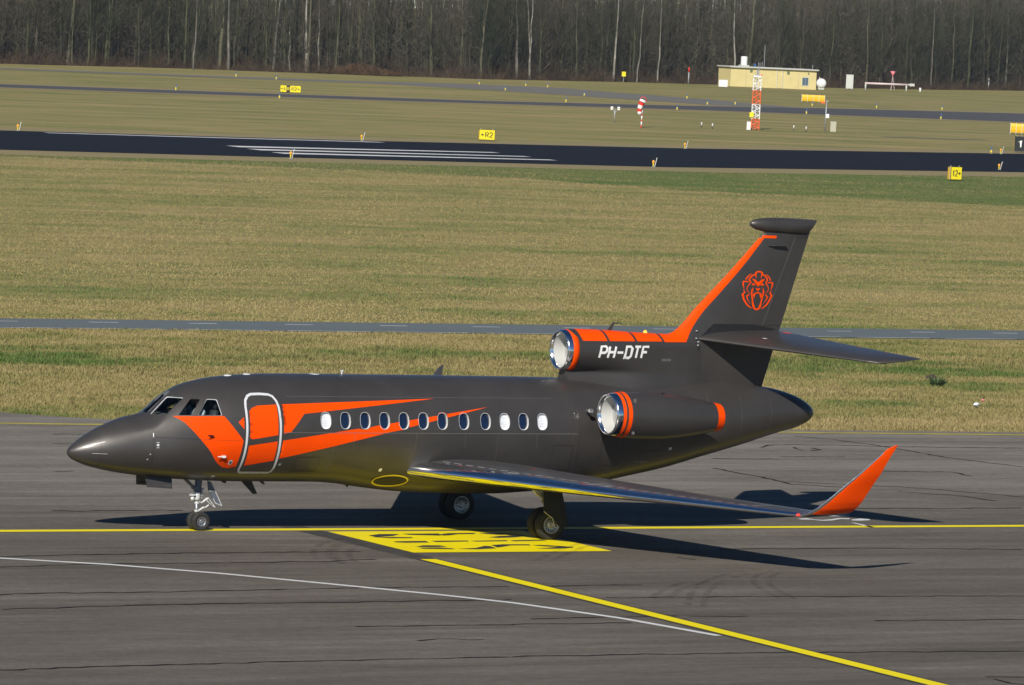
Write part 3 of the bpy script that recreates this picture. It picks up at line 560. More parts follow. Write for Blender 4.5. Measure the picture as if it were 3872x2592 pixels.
# probes and antennas
def blade(name, pts, t, m, parent=jet, y=0.0):
    mb = MB(); P = [Vector((x, y-t/2, z)) for x, z in pts]; mb.prism(P, (0, t, 0)); return mb.build(name, m, parent)
blade('blade_antenna', [(1.02, 1.16), (1.30, 1.16), (1.47, 0.84), (1.37, 0.83)], 0.03, M['black'])
blade('blade_antenna', [(0.50, 1.16), (0.66, 1.15), (0.66, 1.08), (0.58, 1.10)], 0.03, M['black']); blade('drain_mast', [(1.50, 1.14), (1.60, 1.14), (1.67, 1.06), (1.60, 1.06)], 0.025, M['black'])
blade('drain_mast', [(3.72, 1.08), (3.82, 1.06), (3.82, 0.99), (3.78, 1.0)], 0.02, M['black'])
blade('drain_mast', [(10.0, 1.10), (10.35, 1.14), (10.33, 1.06), (10.1, 1.04)], 0.05, M['black'])
blade('radio_antenna', [(10.55, 4.72), (10.66, 4.72), (10.74, 4.90), (10.95, 4.91), (10.95, 4.93), (10.70, 4.935)], 0.025, M['skin'])
for px in (0.583, 1.064):
    mb = MB(); mb.lathe([(0.0, 0.10), (0.02, 0.09), (0.03, 0.05), (0.032, 0.0)], 'z', (px, 0, f_top(px)-0.012), 20); mb.build('roof_light', M['lightlens'], jet, True)
mb = MB(); mb.lathe([(0, 0.14), (0.018, 0.13), (0.024, 0.0)], 'z', (2.8, 0, 3.612), 20); mb.build('roof_antenna', M['doorline'], jet, True)
mb = MB(); mb.tube([(3.52, 0, 3.60), (3.52, 0, 3.72)], [0.02, 0.012], 8); mb.box((3.52, 0, 3.71), (0.07, 0.02, 0.03)); mb.build('radio_antenna', M['doorline'], jet)
mb = MB(); mb.box((-0.30, -1.125, 2.29), (0.10, 0.09, 0.015)); mb.tube([(-0.30, -1.05, 2.29), (-0.33, -1.16, 2.29), (-0.40, -1.17, 2.28)], 0.012, 6); mb.build('pitot_probe', M['black'], jet)
mb = MB(); mb.box((0.05, -1.06, 1.80), (0.09, 0.12, 0.05)); mb.tube([(0.0, -1.10, 1.80), (-0.10, -1.11, 1.80)], 0.012, 6); mb.build('angle_vane', M['reveal'], jet)
mb = MB(); mb.tube([(9.42, -1.22, 2.93), (9.42, -1.38, 2.94)], 0.03, 8); mb.tube([(9.38, -1.40, 2.94), (9.47, -1.40, 2.94)], 0.045, 10); mb.build('inspection_light', M['silver'], jet)
# ---- wings
def foil_t(u, tc):
    return 5*tc*(0.2969*math.sqrt(max(u, 0))-0.1260*u-0.3516*u*u+0.2843*u**3-0.1036*u**4)
STA = [((4.62, -0.60, 1.50), (9.60, -0.60, 1.34), .115), ((4.99, -1.25, 1.50), (9.46, -1.25, 1.34), .115), ((6.67, -4.0, 1.44), (10.02, -4.0, 1.34), .112), ((7.89, -6.0, 1.395), (10.50, -6.0, 1.33), .108), ((9.12, -8.0, 1.37), (11.02, -8.0, 1.335), .10), ((9.97, -9.4, 1.352), (11.36, -9.4, 1.345), .10),
       ((10.14, -9.67, 1.355), (11.37, -9.67, 1.36), .095), ((10.30, -9.85, 1.42), (11.42, -9.87, 1.43), .09), ((10.45, -9.96, 1.53), (11.49, -9.99, 1.54), .085), ((10.62, -10.05, 1.69), (11.56, -10.10, 1.70), .08), ((10.95, -10.20, 2.02), (11.69, -10.25, 2.04), .08), ((11.28, -10.35, 2.34), (11.81, -10.42, 2.36), .08), ((11.66, -10.52, 2.74), (11.94, -10.58, 2.76), .08), ((11.84, -10.60, 2.93), (12.03, -10.66, 2.97), .08), ((11.99, -10.665, 3.01), (12.06, -10.69, 3.025), .08)]
def widen(st):
    out = []
    for le, te, tc in st:
        t = max(0.0, (abs(le[1])-1.25)/9.44); out.append(((le[0]-0.085*t, le[1]-0.13*t, le[2]+0.02*t), (te[0]-0.085*t, te[1]-0.13*t, te[2]+0.02*t), tc))
    return out
STA = widen(STA)
def refine(st, k=4):
    out = []
    for a, b in zip(st, st[1:]):
        for i in range(k):
            t = i/k; out.append((Vector(a[0]).lerp(Vector(b[0]), t), Vector(a[1]).lerp(Vector(b[1]), t), a[2]+(b[2]-a[2])*t))
    out.append((Vector(st[-1][0]), Vector(st[-1][1]), st[-1][2])); return out
def skin_rows(st, us, camber=0.0):
    rows = []
    for i, (le, te, tc) in enumerate(st):
        c = te-le; s = st[min(i+1, len(st)-1)][0].lerp(st[min(i+1, len(st)-1)][1], .5)-st[max(i-1, 0)][0].lerp(st[max(i-1, 0)][1], .5)
        n = s.cross(c).normalized()
        if n.z < 0 and abs(n.z) > 0.05: n = -n
        r = []
        for u, side in us:
            r.append(le+c*u+n*(side*foil_t(u, tc)*c.length+camber*4*u*(1-u)*c.length))
        rows.append(r)
    return rows
def cosu(a, b, k): return [a+(b-a)*(1-math.cos(math.pi*i/k))/2 for i in range(k+1)]
LEU = 0.085
upp = cosu(LEU, 1.0, 18)
us_main = [(u, 1) for u in upp[::-1]]; us_main_low = [(u, -1) for u in upp]
us_le = [(LEU*(k/10)**2, 1) for k in range(10, 0, -1)]+[(0, 0)]+[(LEU*(k/10)**2, -1) for k in range(1, 11)]
def orient(o, ref):
    "flip so that normals point away from ref line y = const mid chord"
    bm = bmesh.new(); bm.from_mesh(o.data); bmesh.ops.recalc_face_normals(bm, faces=bm.faces); bm.to_mesh(o.data); bm.free(); return o
RW = refine(STA[:8], 4); RL = refine(STA[7:], 4)
def dup_side(o, parent): return mirror_y(o, parent)
M['wingtop'] = mat('wing_grey_paint', (0.085, 0.082, 0.084), 0.42, 0.35, 0.1, var=0.1, vscale=1.5)
wingL = orient(grid_mesh('wing', skin_rows(RW, us_main+us_main_low[1:] if False else us_main, 0.010), M['wingtop'], jet), 0)
lowL = orient(grid_mesh('wing_underside', skin_rows(RW, us_main_low, 0.010), M['skin'], wingL), 0)
leL = orient(grid_mesh('leading_edge', skin_rows(RW, us_le, 0.010), M['chrome'], wingL), 0)
wl = orient(grid_mesh('winglet', skin_rows(RL, us_main_low, 0.0), M['orange'], jet), 0); wli = orient(grid_mesh('inboard_face', skin_rows(RL, us_main, 0.0), M['wingtop'], wl), 0)
wle = orient(grid_mesh('leading_edge', skin_rows(RL[:-6], us_le, 0.0), M['chrome'], wl), 0)
wte = orient(grid_mesh('winglet_tip', skin_rows(RL[-7:], us_le, 0.0), M['orange'], wl), 0)
wingR = mirror_y(wingL, jet); mirror_y(lowL, wingR); mirror_y(leL, wingR); wr = mirror_y(wl, jet); mirror_y(wli, wr); mirror_y(wle, wr); wtr = mirror_y(wte, wr); wtr.data.materials.clear(); wtr.data.materials.append(M['chrome'])
# dashed walkway line, placards and nav light on the left wing
def wing_pt(y, u, off=0.004):
    for a, b in zip(RW, RW[1:]):
        if b[0].y <= y <= a[0].y:
            t = (a[0].y-y)/(a[0].y-b[0].y); le = a[0].lerp(b[0], t); te = a[1].lerp(b[1], t); tc = a[2]+(b[2]-a[2])*t; c = te-le
            return le+c*u+Vector((0, 0, 1))*(foil_t(u, tc)*c.length+0.010*4*u*(1-u)*c.length+off)
    return None
def wing_dash(y0, u0, y1, u1, w, m, name='walkway_dash'):
    A = [wing_pt(y0, u0), wing_pt(y0, u0+w), wing_pt(y1, u1+w), wing_pt(y1, u1)]
    if None in A: return
    mb = MB(); mb.add(A, [(0, 1, 2, 3)]); mb.build(name, m, wingL, recalc=False)
k = 0; y = -1.32
while y > -8.6:
    wing_dash(y, 0.125, y-0.17, 0.125, 0.0055, M['doorline']); y -= 0.28
for i in range(16): wing_dash(-1.30-0.03*i, 0.13+0.028*i, -1.32-0.03*i, 0.146+0.028*i, 0.004, M['doorline'])
for i in range(5): wing_dash(-8.62, 0.13+i*0.06, -8.70, 0.165+i*0.06, 0.01, M['white'])
M['redpaint'] = mat('red_marking', (0.75, 0.05, 0.02), 0.5)
for i in range(26):
    y = -1.5-i*0.29+rng.uniform(-.05, .05)
    if i in (3, 4, 5, 9, 10, 12, 13): continue
    wing_dash(y, 0.093+rng.uniform(0, .012), y-rng.uniform(.04, .12), 0.093+rng.uniform(0, .012), 0.004, M['redpaint'] if i % 3 else M['doorline'], 'wing_placard')
wing_dash(-2.6, 0.36, -2.68, 0.36, 0.03, M['redpaint'], 'fuel_cap')
for y in (-3.0, -4.85, -5.2): wing_dash(y, 0.096, y-0.2, 0.097, 0.006, M['doorline'], 'wing_placard')
mb = MB(); mb.lathe([(-0.06, 0.0), (-0.05, 0.018), (-0.02, 0.032), (0.05, 0.032), (0.10, 0.0)], 'x', (10.08, -9.80, 1.375), 14); mb.build('navigation_light', M['redlens'], jet, True)
# ---- tail
TEX = lambda z: 14.95+0.3027*(z-3.43)
f_finle = curve([(3.0, 11.3), (4.2, 11.6), (4.62, 12.02), (4.70, 12.32), (4.80, 12.48), (5.29, 12.95), (6.22, 13.89), (7.11, 14.73), (7.30, 14.92)])
def fin_half(x, z):
    le = f_finle(z); te = TEX(z); c = te-le; u = (x-le)/c
    if u <= 0 or u >= 1: return 0.0
    return foil_t(u, 0.10 if z > 4.8 else 0.105)*c*1.0
rows = []; uu = [1-(i/22)**1.0 for i in range(23)]; uu = [u*u if u < 0.3 else u for u in uu]
uu = sorted(set([1-0.0]+[ (i/14)**2*0.45 for i in range(15)]+[0.45+i*0.055 for i in range(1, 11)]), reverse=True)
for i in range(61):
    z = 3.0+i*(7.24-3.0)/60; le = f_finle(z); c = TEX(z)-le
    r = [(le+c*u, -fin_half(le+c*u, z), z) for u in uu]+[(le+c*u, fin_half(le+c*u, z), z) for u in uu[::-1][1:]]
    rows.append(r)
fin = orient(grid_mesh('tail_fin', rows, M['skin'], jet), 0)
def le_strip(name, zs, inner, m, parent, k=16, off=0.005):
    rows = []
    for z in zs:
        le = f_finle(z); x1 = inner(z); rows.append([surf_point(fin_half, le+(x1-le)*max(1e-4, (j/k)**2), z, off) for j in range(k+1)])
        rows[-1][0] = Vector((le-off, -0.0, z))
    return orient(grid_mesh(name, rows, m, parent), 0)
f_inner = curve([(4.495, 12.62), (5.15, 13.06), (5.70, 13.585), (6.37, 14.215), (7.04, 14.775)])
le_strip('orange_edge', [4.62+i*(7.04-4.62)/50 for i in range(51)], f_inner, M['orange'], fin)
decal('orange_edge', [[(14.72, 7.043), (15.10, 7.043), (15.11, 7.105), (14.74, 7.105)]], fin_half, M['orange'], fin, 0.006, 0.05, 0.04)
seam([(15.66, 7.08), (14.84, 4.93)], w=0.012, half=fin_half, par=fin, name='rudder_gap'); seam([(15.66, 7.08), (16.05, 7.08)], 'seamdark', 0.012, fin_half, fin, 'rudder_gap'); seam([(14.85, 4.93), (15.36, 4.93)], 'seamdark', 0.012, fin_half, fin, 'rudder_gap')
mb = MB(); mb.prism([(14.86, -0.10, 6.865), (15.38, -0.08, 6.872), (15.36, -0.19, 6.868), (15.02, -0.17, 6.86)], (0, 0, 0.02)); mb.build('light_bracket', M['skin'], fin)
# bullet fairing on the fin top
mb = MB(); prof = [(14.37, 0.001, 7.38), (14.39, 0.04, 7.38), (14.45, 0.085, 7.375), (14.55, 0.125, 7.37), (14.75, 0.165, 7.36), (15.05, 0.185, 7.352), (15.5, 0.190, 7.348), (15.9, 0.180, 7.345)]
rows = []
for (x, r, z) in prof: rows.append([(x, -r*0.92*math.cos(t), z+r*math.sin(t)) for t in [2*math.pi*k/28 for k in range(28)]])
for q, r in ((0.6, 0.175), (1.0, 0.166)):
    rows.append([(15.9+(0.25+0.12*math.sin(t))*q, -r*0.75*(1-0.45*q)*math.cos(t), 7.34+r*math.sin(t)) for t in [2*math.pi*k/28 for k in range(28)]])
v = [p for r in rows for p in r]; f = [(i*28+k, i*28+(k+1) % 28, (i+1)*28+(k+1) % 28, (i+1)*28+k) for i in range(len(rows)-1) for k in range(28)]+[tuple((len(rows)-1)*28+k for k in range(28))]
mb.add(v, f); mb.build('bullet_fairing', M['skin'], jet, sharp=0.7)
# tailplane
HS = [((12.85, 0.0, 4.59), (15.33, 0.0, 4.80), .095), ((12.99, -0.15, 4.58), (15.38, -0.15, 4.79), .095), ((14.35, -1.92, 4.46), (16.16, -1.95, 4.62), .09), ((15.62, -3.58, 4.345), (16.86, -3.66, 4.475), .085), ((15.86, -3.78, 4.325), (16.92, -3.80, 4.462), .07), ((16.35, -3.90, 4.37), (16.95, -3.90, 4.455), .05), ((16.80, -3.95, 4.43), (16.955, -3.95, 4.45), .04)]
us_all = [(u, 1) for u in cosu(0, 1, 22)[::-1]]+[(u, -1) for u in cosu(0, 1, 22)[1:]]
hs = orient(grid_mesh('tailplane', skin_rows(refine(HS, 4), us_all), M['skin'], jet), 0); hs2 = mirror_y(hs, jet)
def hs_pt(y, u, off=0.004):
    st = refine(HS, 4)
    for a, b in zip(st, st[1:]):
        if b[0].y <= y <= a[0].y and a[0].y > b[0].y:
            t = (a[0].y-y)/(a[0].y-b[0].y); le = a[0].lerp(b[0], t); te = a[1].lerp(b[1], t); c = te-le; tc = a[2]+(b[2]-a[2])*t
            return le+c*u+Vector((0, 0.06, 1))*(foil_t(u, tc)*c.length+off)
for (y0, y1, u0, u1, m) in ((-0.30, -0.48, 0.90, 0.97, 'redpaint'), (-2.2, -2.3, .95, .97, 'redpaint'), (-2.9, -3.0, .95, .97, 'redpaint'), (-1.0, -1.08, .30, .33, 'white')):
    mb = MB(); mb.add([hs_pt(y0, u0), hs_pt(y0, u1), hs_pt(y1, u1), hs_pt(y1, u0)], [(0, 1, 2, 3)]); mb.build('tail_placard', M[m], hs, recalc=False)
# darker wedge laid flat on the fin above the tailplane root
decal('fin_dark_wedge', [[(13.02, 4.60), (13.42, 4.95), (14.55, 4.95), (15.25, 4.84), (14.8, 4.74)]], fin_half, M['darkpanel'], fin, 0.006, 0.1, 0.06)

# ---- centre intake and duct on the spine
f_dtop = curve([(9.25, 4.745), (9.6, 4.765), (10.3, 4.755), (11.2, 4.71), (12.0, 4.68), (12.6, 4.66), (13.4, 4.60)])
f_slab = curve([(9.3, 0.44), (10.5, 0.43), (11.5, 0.385), (12.3, 0.31), (13.0, 0.20), (13.4, 0.10)])
DZ, DR = 4.262, 0.492
def duct_half(x, z):
    top = f_dtop(x)
    if z >= top: return 0.0
    s = smoothstep(9.45, 11.7, x); r = DR if x > 9.5 else DR
    d = z-DZ; rr = top-DZ
    bar = math.sqrt(max(0.0, 1-(d/rr)**2))*r if d > 0 else (math.sqrt(max(0.0, 1-(d/r)**2))*r if d > -r else 0.0)
    pyl = 0.17+0.20*smoothstep(3.75, 3.35, z)
    w = f_slab(x); capr = 0.30; slab = w*(math.sqrt(max(0.0, 1-((z-(top-capr))/capr)**2)) if z > top-capr else 1.0)+0.12*smoothstep(3.75, 3.35, z)
    bar = max(bar, pyl if z < DZ else 0); a = bar*(1-s)+slab*s
    return a
rows = []; DX = [9.40+i*0.05 for i in range(81)]
for x in DX:
    top = f_dtop(x); zz = [3.20+(top-3.20)*math.sin(math.pi/2*k/44) for k in range(45)]
    if x < 9.42: pass
    rows.append([(x, -duct_half(x, z), z) for z in zz]+[(x, duct_half(x, z), z) for z in zz[::-1][1:]])
duct = orient(grid_mesh('intake_duct', rows, M['skin'], jet), 0)
mb = MB(); zz = [3.3+0.05*k for k in range(11)]
mb.add([(9.402, -duct_half(9.40, z)*0.995, z) for z in zz]+[(9.402, duct_half(9.40, z)*0.995, z) for z in zz], [(k, k+1, 12+k, 11+k) for k in range(10)]); mb.build('pylon_front', M['skin'], duct)
def nacelle_intake(org, R, parent, lipw=0.15, bands=(), tilt=0.0, body=None):
    "polished lip, white throat and fan; org = lip plane centre"
    ox, oy, oz = org; rl = R*0.90
    pr = [(0.42, R*0.70), (0.30, R*0.72), (0.16, R*0.765), (0.08, R*0.80), (0.025, R*0.845), (0.0, rl), (0.012, R*0.945), (0.05, R*0.978), (lipw, R*1.0)]
    lip = MB(); lip.lathe(pr[3:], 'x', org, 56); lo = lip.build('intake_lip', M['chrome'], parent, True)
    th = MB(); th.lathe(pr[:4], 'x', org, 56); th.build('intake_throat', M['fan'], parent, True)
    fn = MB(); fn.lathe([(0.26, 0.001), (0.27, 0.03), (0.33, 0.10), (0.345, 0.12), (0.36, R*0.72)], 'x', org, 56); fn.build('fan_face', M['fan'], parent, True)
    return lo
nacelle_intake((9.26, 0, DZ), DR, duct, 0.15)
def band(name, x0, x1, r0, r1, org, m, parent, a0=0.0, a1=2*math.pi):
    b = MB(); b.lathe([(x0, r0), (x0+0.001, r0+0.005), ((x0+x1)/2, (r0+r1)/2+0.0055), (x1-0.001, r1+0.005), (x1, r1)], 'x', org, 64, a0, a1); return b.build(name, m, parent, True)
band('orange_band', 9.405, 9.56, DR, DR, (0, 0, DZ), M['orange'], duct)
def top_strip(x0, x1, zlow, slant, m, name='orange_stripe', kx=12):
    rows = []
    for i in range(kx+1):
        x = x0+(x1-x0)*i/kx; top = f_dtop(x); r = []
        for j in range(13):
            z = zlow+(top-zlow)*math.sin(math.pi/2*j/12); xx = x+slant*(1-(z-zlow)/(top-zlow))**1.6; tp = f_dtop(xx); z = min(z, tp-1e-4) if j < 12 else tp
            p = surf_point(duct_half, xx, min(z, tp-0.0006), 0.006); r.append((p.x, p.y, p.z) if j < 12 else (xx, 0, tp+0.006))
        rows.append(r)
    return orient(grid_mesh(name, rows, m, duct), 0)
for (a, b) in ((9.62, 10.29), (10.36, 11.07), (11.14, 11.86), (11.93, 12.30)): top_strip(a, b, 4.515, 0.05, M['orange'])
decal('orange_edge', [[(11.98, 4.50), (12.42, 4.50), (12.62, 4.50), (12.72, 4.62), (12.40, 4.70), (12.0, 4.66)]], lambda x, z: max(duct_half(x, z), fin_half(x, z)), M['orange'], duct, 0.009, 0.04, 0.03)
# registration letters
def letters(txt, x0, z0, h, adv, w, shear, half, m, parent, name='registration_letter'):
    G = {'P': [[(0, 0), (0, 1), (.75, 1), (1, .85), (1, .58), (.75, .44), (0, .44)]], 'H': [[(0, 0), (0, 1)], [(1, 0), (1, 1)], [(0, .5), (1, .5)]], '-': [[(0, .47), (1, .47)]],
         'D': [[(0, .5), (0, 1), (.72, 1), (1, .84), (1, .16), (.72, 0), (0, 0), (0, .5)]], 'T': [[(.5, 0), (.5, 1)], [(0, 1), (1, 1)]], 'F': [[(0, 0), (0, 1), (1, 1)], [(0, .52), (.8, .52)]]}
    x = x0
    for ch in txt:
        cw = adv*0.70; loops = []
        for pl in G[ch]:
            pts = [(x+p[0]*cw+shear*(p[1]*(h-w)+w/2), z0+w/2+p[1]*(h-w)) for p in pl]; loops += stroke(pts, w)
        decal(name, loops, half, m, parent, 0.006, 0.08, 0.05); x += adv
letters('PH-DTF', 10.10, 4.095, 0.325, 0.237, 0.058, 0.22, duct_half, M['white'], duct)
decal('placard', [[(11.90+0.035*i, 4.045), (11.925+0.035*i, 4.045), (11.925+0.035*i, 4.105), (11.90+0.035*i, 4.105)] for i in range(8)], duct_half, M['seam'], duct, 0.006, 0.1, 0.05)
mb = MB(); mb.lathe([(0, 0.05), (0.02, 0.05), (0.05, 0.042), (0.075, 0.02), (0.08, 0)], 'z', (11.61, 0, 4.685), 14); mb.build('beacon', M['amber'], duct, True)
for z in (4.44, 4.52, 4.60, 4.78): mb = MB(); mb.box((12.92, -0.30 if z < 4.55 else -0.20, z), (0.03, 0.03, 0.02)); mb.build('static_wick', M['doorline'], fin)
# lion-head emblem on the fin (paint lines, traced in emblem units)
def em(px, py): return (13.7282+px*0.0011409+py*0.0000586, 6.5191+px*0.0000224-py*0.0009772)
EMB = [([(724, 480), (712, 400), (706, 350), (742, 322), (790, 314), (842, 324), (874, 352), (862, 400), (832, 485)], [8, 30, 38, 36, 36, 36, 38, 30, 8]),
 ([(700, 388), (620, 415), (562, 470), (546, 512), (582, 578), (560, 612), (505, 680), (480, 742), (510, 815), (556, 862)], [34, 34, 36, 36, 30, 24, 20, 16, 13, 6]),
 ([(880, 388), (950, 425), (1000, 495), (1004, 530), (968, 592), (975, 625), (1022, 690), (1036, 755), (1005, 820), (945, 872)], [34, 34, 36, 36, 30, 24, 20, 16, 13, 6]),
 ([(458, 512), (500, 450), (552, 398), (625, 365)], [28, 30, 24, 5]), ([(1085, 545), (1062, 475), (1012, 418), (945, 385)], [28, 30, 24, 5]),
 ([(548, 572), (480, 556), (396, 560), (388, 630), (410, 732)], [10, 30, 34, 34, 8]), ([(1000, 604), (1062, 586), (1142, 600), (1132, 680), (1098, 768)], [10, 30, 34, 34, 8]),
 ([(398, 738), (428, 830), (372, 872), (402, 1000), (482, 1130), (560, 1195), (612, 1222)], [6, 36, 40, 42, 38, 28, 8]), ([(1112, 778), (1072, 852), (1122, 905), (1082, 1000), (1000, 1130), (915, 1205), (840, 1234)], [6, 36, 40, 42, 38, 28, 8]),
 ([(540, 878), (476, 915), (502, 1010), (572, 1118)], [30, 30, 20, 4]), ([(955, 895), (1016, 945), (970, 1030), (892, 1138)], [30, 30, 20, 4]),
 ([(645, 705), (608, 765), (597, 850), (622, 1000), (636, 1160), (662, 1222), (725, 1255), (790, 1232), (826, 1180), (850, 1050), (892, 905), (915, 800), (882, 712)], [6, 30, 34, 36, 38, 40, 42, 40, 38, 36, 34, 30, 6]),
 ([(618, 902), (672, 858), (742, 840), (818, 852), (892, 915)], [20, 28, 30, 28, 20])]
EPOLY = [[(612, 490), (690, 505), (770, 580), (860, 510), (947, 505), (766, 692)], [(598, 655), (645, 588), (704, 652)], [(820, 660), (868, 594), (934, 660)], [(704, 716), (768, 738), (822, 714), (814, 752), (773, 786), (773, 832), (755, 832), (755, 786), (712, 750)],
 [(640, 895), (700, 868), (663, 988)], [(800, 862), (868, 918), (826, 988)], [(642, 1060), (690, 1196), (640, 1196)], [(838, 1080), (772, 1196), (828, 1196)], [(640, 735), (650, 765), (612, 790)], [(640, 790), (640, 825), (604, 830)], [(892, 745), (872, 770), (912, 795)], [(870, 800), (868, 830), (905, 836)]]
loops = []
for pl, ws in EMB:
    for q in stroke(pl, ws): loops.append([em(*p) for p in q])
for pl in EPOLY: loops.append([em(*p) for p in pl])
decal('lion_emblem', loops, fin_half, M['orange'], fin, 0.006, 0.12, 0.10)
# ---- side engines
def side_engine(sgn):
    oy = -1.95*sgn; prof = [(9.70, 0.517), (9.95, 0.540), (10.4, 0.552), (10.9, 0.548), (11.4, 0.508), (11.9, 0.440), (12.3, 0.368), (12.62, 0.312)]
    fr = curve(prof); zc = curve([(9.5, 2.905), (11.0, 2.87), (12.6, 2.852)])
    rows = []
    for i in range(40):
        x = 9.70+(12.62-9.70)*i/39; rows.append([(x, oy+fr(x)*math.cos(t), zc(x)+fr(x)*math.sin(t)) for t in [2*math.pi*k/56 for k in range(56)]])
    nb = orient(grid_mesh('engine_nacelle', rows, M['skin'], jet, closed=True), 0)
    nacelle_intake((9.55, oy, 2.905), 0.517, nb, 0.152)
    def bd(x0, x1):
        r2 = []
        for i in range(7):
            x = x0+(x1-x0)*i/6; r2.append([(x, oy+(fr(x)+0.005)*math.cos(t), zc(x)+(fr(x)+0.005)*math.sin(t)) for t in [2*math.pi*k/56 for k in range(56)]])
        orient(grid_mesh('orange_band', r2, M['orange'], nb, closed=True), 0)
    bd(9.715, 9.795); bd(9.845, 9.945); bd(12.40, 12.60)
    ex = MB(); ex.lathe([(12.62, 0.312), (12.55, 0.285), (12.3, 0.27)], 'x', (0, oy, 2.852), 40); ex.lathe([(12.3, 0.27), (12.32, 0.10), (12.75, 0.02), (12.78, 0)], 'x', (0, oy, 2.852), 40); ex.build('exhaust_nozzle', M['silver'], nb, True)
    py = MB(); py.prism([(10.35, oy+0.35*sgn, 2.82), (12.3, oy+0.2*sgn, 2.80), (12.55, sgn*-0.7, 2.80), (10.3, sgn*-0.95, 2.82)], (0, 0, 0.13)); py.build('engine_pylon', M['skin'], nb)
    if sgn > 0:
        for z in (3.26, 2.52):
            zz = z-2.9; q = MB(); y = oy-math.sqrt(max(0, 0.552**2-zz**2))-0.004; q.box((10.05, y, z), (0.07, 0.012, 0.10)); q.build('nacelle_latch', M['seam'], nb)
        q = MB(); q.box((10.95, oy-0.12, 3.405), (0.05, 0.012, 0.06)); q.box((11.0, oy-0.12, 3.40), (0.03, 0.012, 0.06)); q.build('nacelle_vent', M['black'], nb)
        q = MB(); q.tube([(10.15, oy-0.548, 2.80), (11.3, oy-0.52, 2.80)], 0.004, 4); q.build('panel_seam', M['seamdark'], nb)
side_engine(1); side_engine(-1)

# ---- landing gear
def wheel(x, y, R, wd, rimr, side, spokes, par=jet):
    t = MB(); h = wd/2
    t.lathe([(-h*0.72, rimr), (-h*0.92, rimr*1.12), (-h, R*0.78), (-h*0.93, R*0.90), (-h*0.70, R*0.975), (-h*0.35, R), (h*0.35, R), (h*0.70, R*0.975), (h*0.93, R*0.90), (h, R*0.78), (h*0.92, rimr*1.12), (h*0.72, rimr)], 'y', (x, y, R-0.006), 40)
    for g in (-0.25, 0.0, 0.25): t.lathe([(h*g-0.006, R*1.001), (h*g, R*0.985), (h*g+0.006, R*1.001)], 'y', (x, y, R-0.006), 40)
    wh = t.build('wheel', M['rubber'], par, True)
    r = MB(); f = -side*h
    s = -side
    r.lathe([(s*h*0.72, rimr), (s*h*0.95, rimr*1.01), (s*h*0.95, rimr*0.93), (s*h*0.70, rimr*0.88), (s*h*0.62, rimr*0.80), (s*h*0.62, rimr*0.42), (s*h*0.75, rimr*0.36), (s*h*0.95, rimr*0.30), (s*h*0.98, rimr*0.14), (s*h*0.90, 0.0)], 'y', (x, y, R-0.006), 36)
    r.lathe([(-s*h*0.72, rimr), (-s*h*0.5, rimr*0.8), (-s*h*0.5, 0.0)], 'y', (x, y, R-0.006), 24)
    r.build('rim', M['silver'], wh, sharp=0.6)
    b = MB()
    for k in range(spokes):
        a = 2*math.pi*(k+0.5)/spokes; c, q = math.cos(a), math.sin(a); w2 = rimr*1.15/spokes
        P = []
        for (rr, ss) in ((0.52, -0.7), (0.78, -1), (0.78, 1), (0.52, 0.7)):
            P.append((x+rr*rimr*c-ss*w2*q, y+s*(h*0.62+0.004), R-0.006+rr*rimr*q+ss*w2*c))
        b.add(P, [(0, 1, 2, 3)])
    b.build('rim_slot', M['black'], wh)
    return wh
wheel(0, -0.125, 0.222, 0.15, 0.112, 1, 8); wheel(0, 0.125, 0.222, 0.15, 0.112, 1, 8)
g = MB(); g.tube([(-0.03, 0, 1.25), (-0.04, 0, 0.98), (-0.05, 0, 0.88)], [0.085, 0.08, 0.10], 16); g.tube([(-0.12, -0.10, 0.98), (-0.12, 0.10, 0.98)], 0.05, 10); nl = g.build('nose_gear_leg', M['gearpaint'], jet, sharp=0.7)
g = MB(); g.tube([(-0.05, 0, 0.89), (-0.052, 0, 0.84), (-0.053, 0, 0.74), (-0.054, 0, 0.70)], [0.055, 0.075, 0.075, 0.06], 16); g.tube([(-0.05, -0.02, 0.82), (-0.26, -0.05, 0.82)], 0.025, 8); g.box((-0.20, -0.05, 0.82), (0.12, 0.10, 0.035)); g.build('steering_collar', M['gearwhite'], nl, sharp=0.7)
g = MB(); g.tube([(-0.054, 0, 0.72), (-0.056, 0, 0.22)], 0.034, 14); g.tube([(0.0, -0.15, 0.216), (0.0, 0.15, 0.216)], 0.035, 10); g.tube([(-0.056, 0, 0.30), (0, 0, 0.216)], 0.035, 8); g.build('piston', M['silver'], nl, True)
g = MB(); g.tube([(-0.055, 0, 0.66), (-0.055, 0, 0.61)], 0.056, 14); g.tube([(-0.055, 0, 0.47), (-0.055, 0, 0.43)], 0.052, 14); g.build('clamp_ring', M['gearwhite'], nl, sharp=0.7)
g = MB(); g.tube([(-0.42, -0.06, 1.22), (-0.13, -0.04, 0.97)], 0.025, 8); g.tube([(-0.42, 0.06, 1.22), (-0.13, 0.04, 0.97)], 0.025, 8); g.build('drag_brace', M['gearpaint'], nl)
g = MB(); g.tube([(0.0, -0.02, 0.66), (0.05, -0.02, 0.63), (0.18, -0.02, 0.735)], 0.018, 6); g.tube([(-0.03, -0.02, 0.44), (0.10, -0.02, 0.52), (0.17, -0.02, 0.53), (0.26, -0.02, 0.60)], [0.022, 0.026, 0.018, 0.014], 6); g.tube([(0.18, -0.02, 0.735), (0.27, -0.02, 0.60)], 0.014, 6); g.build('torque_link', M['gearwhite'], nl)
g = MB(); g.lathe([(-0.03, 0.0), (-0.025, 0.05), (0.04, 0.045), (0.06, 0.0)], 'x', (-0.20, -0.04, 0.735), 14); g.build('taxi_light', M['lightlens'], nl, True)
g = MB()
